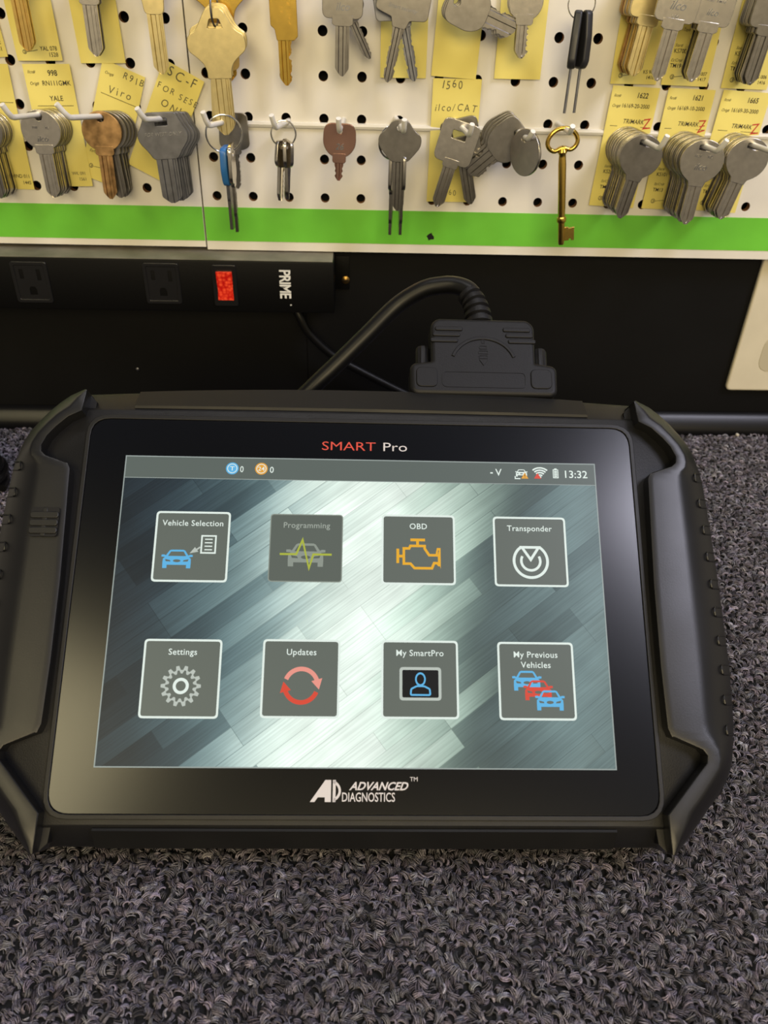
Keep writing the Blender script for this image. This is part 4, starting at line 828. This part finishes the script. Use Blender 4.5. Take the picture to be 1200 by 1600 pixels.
# ------------------------------------------------------------------ coiled lead on the carpet at far left, crumbs by the wall
mb = MB(); c0 = by(-60, 770); pts = []
for i in range(5*28):
    t = 2*PI*i/28; rr = 40+2.5*math.sin(i*.21); pts.append((c0[0]+rr*math.cos(t)-10, c0[2]+rr*.8*math.sin(t)+6*math.sin(i*.045), 4+i*.24))
mb.add(tube(pts, 3.3, 8), M['cable']); tag(mb.build('coiled_lead', origin=(c0[0], c0[2], 0)), 'coiled dark lead on the carpet left of the tablet', 'cable')
for i, (x, y, r) in enumerate(((935, 668, 1.4), (975, 663, 1.0), (1136, 661, 1.5))):
    c = by(x, y, 288); mb = MB(); t = bmesh.new(); bmesh.ops.create_icosphere(t, subdivisions=2, radius=r)
    for v_ in t.verts: v_.co *= random.uniform(.75, 1.2)
    me = bpy.data.meshes.new('t'); t.to_mesh(me); t.free(); mb.add(me, M['lint']); o = mb.build('crumb', origin=(0, 0, 0)); o.location = (c[0]/1000, min(c[2], -4)/1000, .0025)
    tag(o, ('left', 'middle', 'right')[i]+' one of three pale crumbs along the foot of the black wall', 'crumb', 'crumbs by the wall')
# ------------------------------------------------------------------ carpet: looped pile, one mesh of yarn loops
cm = bpy.data.materials.new('carpet_yarn'); cm.use_nodes = True; nt = cm.node_tree; p = nt.nodes['Principled BSDF']
at = nt.nodes.new('ShaderNodeAttribute'); at.attribute_name = 'yarn'; 
tc = nt.nodes.new('ShaderNodeTexCoord'); n = nt.nodes.new('ShaderNodeTexNoise'); n.inputs['Scale'].default_value = 1500; n.inputs['Detail'].default_value = 3; n.inputs['Distortion'].default_value = 1.5
nt.links.new(tc.outputs['Object'], n.inputs['Vector']); mr = nt.nodes.new('ShaderNodeMapRange'); mr.inputs[1].default_value = .3; mr.inputs[2].default_value = .7; mr.inputs[3].default_value = .45; mr.inputs[4].default_value = 1.6
nt.links.new(n.outputs['Fac'], mr.inputs[0]); vm = nt.nodes.new('ShaderNodeVectorMath'); vm.operation = 'SCALE'; nt.links.new(at.outputs['Color'], vm.inputs[0]); nt.links.new(mr.outputs[0], vm.inputs['Scale'])
nt.links.new(vm.outputs[0], p.inputs['Base Color']); p.inputs['Roughness'].default_value = .8; p.inputs['Specular IOR Level'].default_value = .25
def carpet():
    rs = np.random.RandomState(3)
    VS, FS, CS, off = [], [], [], 0
    def batch(x0, x1, y0, y1, pitch, strands, segs, sides, keep=None):
        nonlocal off
        nx, ny = int((x1-x0)/pitch), int((y1-y0)/pitch)
        gx, gy = np.meshgrid(np.arange(nx), np.arange(ny)); n = nx*ny
        cx = x0+(gx.ravel()+.5*(gy.ravel() % 2)+rs.uniform(-.42, .42, n))*pitch; cy = y0+(gy.ravel()+rs.uniform(-.42, .42, n))*pitch
        if keep is not None: k = keep(cx, cy); cx, cy = cx[k], cy[k]; n = len(cx)
        az = rs.uniform(0, 2*PI, n); tilt = rs.normal(0, .6, n); R = rs.uniform(1.2, 2.2, n); hgt = rs.uniform(-.6, .5, n); span = rs.uniform(.85, 1.25, n)*PI; wid = rs.uniform(1.9, 3.1, n)
        base = rs.gamma(7, 1/7, n)[:, None]*np.array([.150, .139, .164])[None]*rs.uniform(.95, 1.05, (n, 3))
        for s in range(strands):
            o = (s-(strands-1)/2)/strands*wid; c_ = 1-.35*abs((s-(strands-1)/2)/strands)
            rr = R*c_*rs.uniform(.84, 1.14, n); lat = o+rs.normal(0, .2, n); tw = rs.normal(0, .15, n)+o*.25; ph = rs.normal(0, .12, n)
            col = base*rs.uniform(.42, 1.6, n)[:, None]
            pr = (2.8/strands*.5)
            rings = []
            for i in range(segs+1):
                a = -span/2+span*i/segs+ph
                lx = rr*np.sin(a)*1.15; lz = rr*np.cos(a)*1.0; ly = lat+tw*np.sin(a)*1.2
                rad = pr*(1.0 if 0 < i < segs else .7)
                for j in range(sides):
                    t = 2*PI*j/sides; dn = rad*np.cos(t); dy = rad*np.sin(t)
                    X = lx+dn*np.sin(a); Z = lz+dn*np.cos(a); Y = ly+dy
                    Y2 = Y*np.cos(tilt)-Z*np.sin(tilt); Z2 = Y*np.sin(tilt)+Z*np.cos(tilt)
                    rings.append(np.stack([cx+X*np.cos(az)-Y2*np.sin(az), cy+X*np.sin(az)+Y2*np.cos(az), Z2-1.6+hgt], 1))
            V = np.stack(rings, 1); nv = V.shape[1]
            f = []
            for i in range(segs):
                for j in range(sides): j2 = (j+1) % sides; f.append((i*sides+j, i*sides+j2, (i+1)*sides+j2, (i+1)*sides+j))
            f = np.array(f); Fa = f[None]+(off+np.arange(n)*nv)[:, None, None]
            VS.append(V.reshape(-1, 3)); FS.append(Fa.reshape(-1, 4)); CS.append(np.repeat(col, nv, 0)); off += n*nv
    near = lambda x, y: (y < -345) | ((x > 215) & (y < -150))
    # front strip and right side: full detail; elsewhere lighter
    batch(-150, 330, -480, -345, 2.7, 8, 6, 3)
    batch(205, 400, -345, -150, 2.9, 6, 5, 3)
    batch(225, 560, -150, 4, 3.0, 4, 4, 3)
    batch(-300, -170, -345, 4, 3.0, 3, 4, 3)
    batch(-170, 225, -345, 4, 3.6, 2, 4, 3)
    batch(400, 560, -480, -150, 3.6, 2, 4, 3)
    batch(-300, -150, -480, -345, 3.6, 2, 4, 3); batch(330, 400, -480, -345, 3.6, 2, 4, 3)
    batch(-300, 560, -700, -480, 4.2, 2, 4, 3)
    V = np.concatenate(VS)/1000; Fq = np.concatenate(FS); Cq = np.concatenate(CS)
    me = bpy.data.meshes.new('carpet'); me.vertices.add(len(V)); me.vertices.foreach_set('co', V.ravel().astype(np.float32))
    me.loops.add(Fq.size); me.loops.foreach_set('vertex_index', Fq.ravel().astype(np.int32)); me.polygons.add(len(Fq))
    me.polygons.foreach_set('loop_start', np.arange(0, Fq.size, 4, dtype=np.int32)); me.polygons.foreach_set('use_smooth', np.ones(len(Fq), bool)); me.update(calc_edges=True)
    at = me.color_attributes.new('yarn', 'FLOAT_COLOR', 'POINT'); at.data.foreach_set('color', np.concatenate([Cq, np.ones((len(Cq), 1))], 1).ravel().astype(np.float32))
    me.materials.append(cm); o = bpy.data.objects.new('carpet', me); COL.objects.link(o); o['kind'] = 'stuff'
    tag(o, 'grey looped carpet pile covering the counter', 'carpet'); print('carpet faces', len(Fq))
carpet()
bpy.context.view_layer.update()
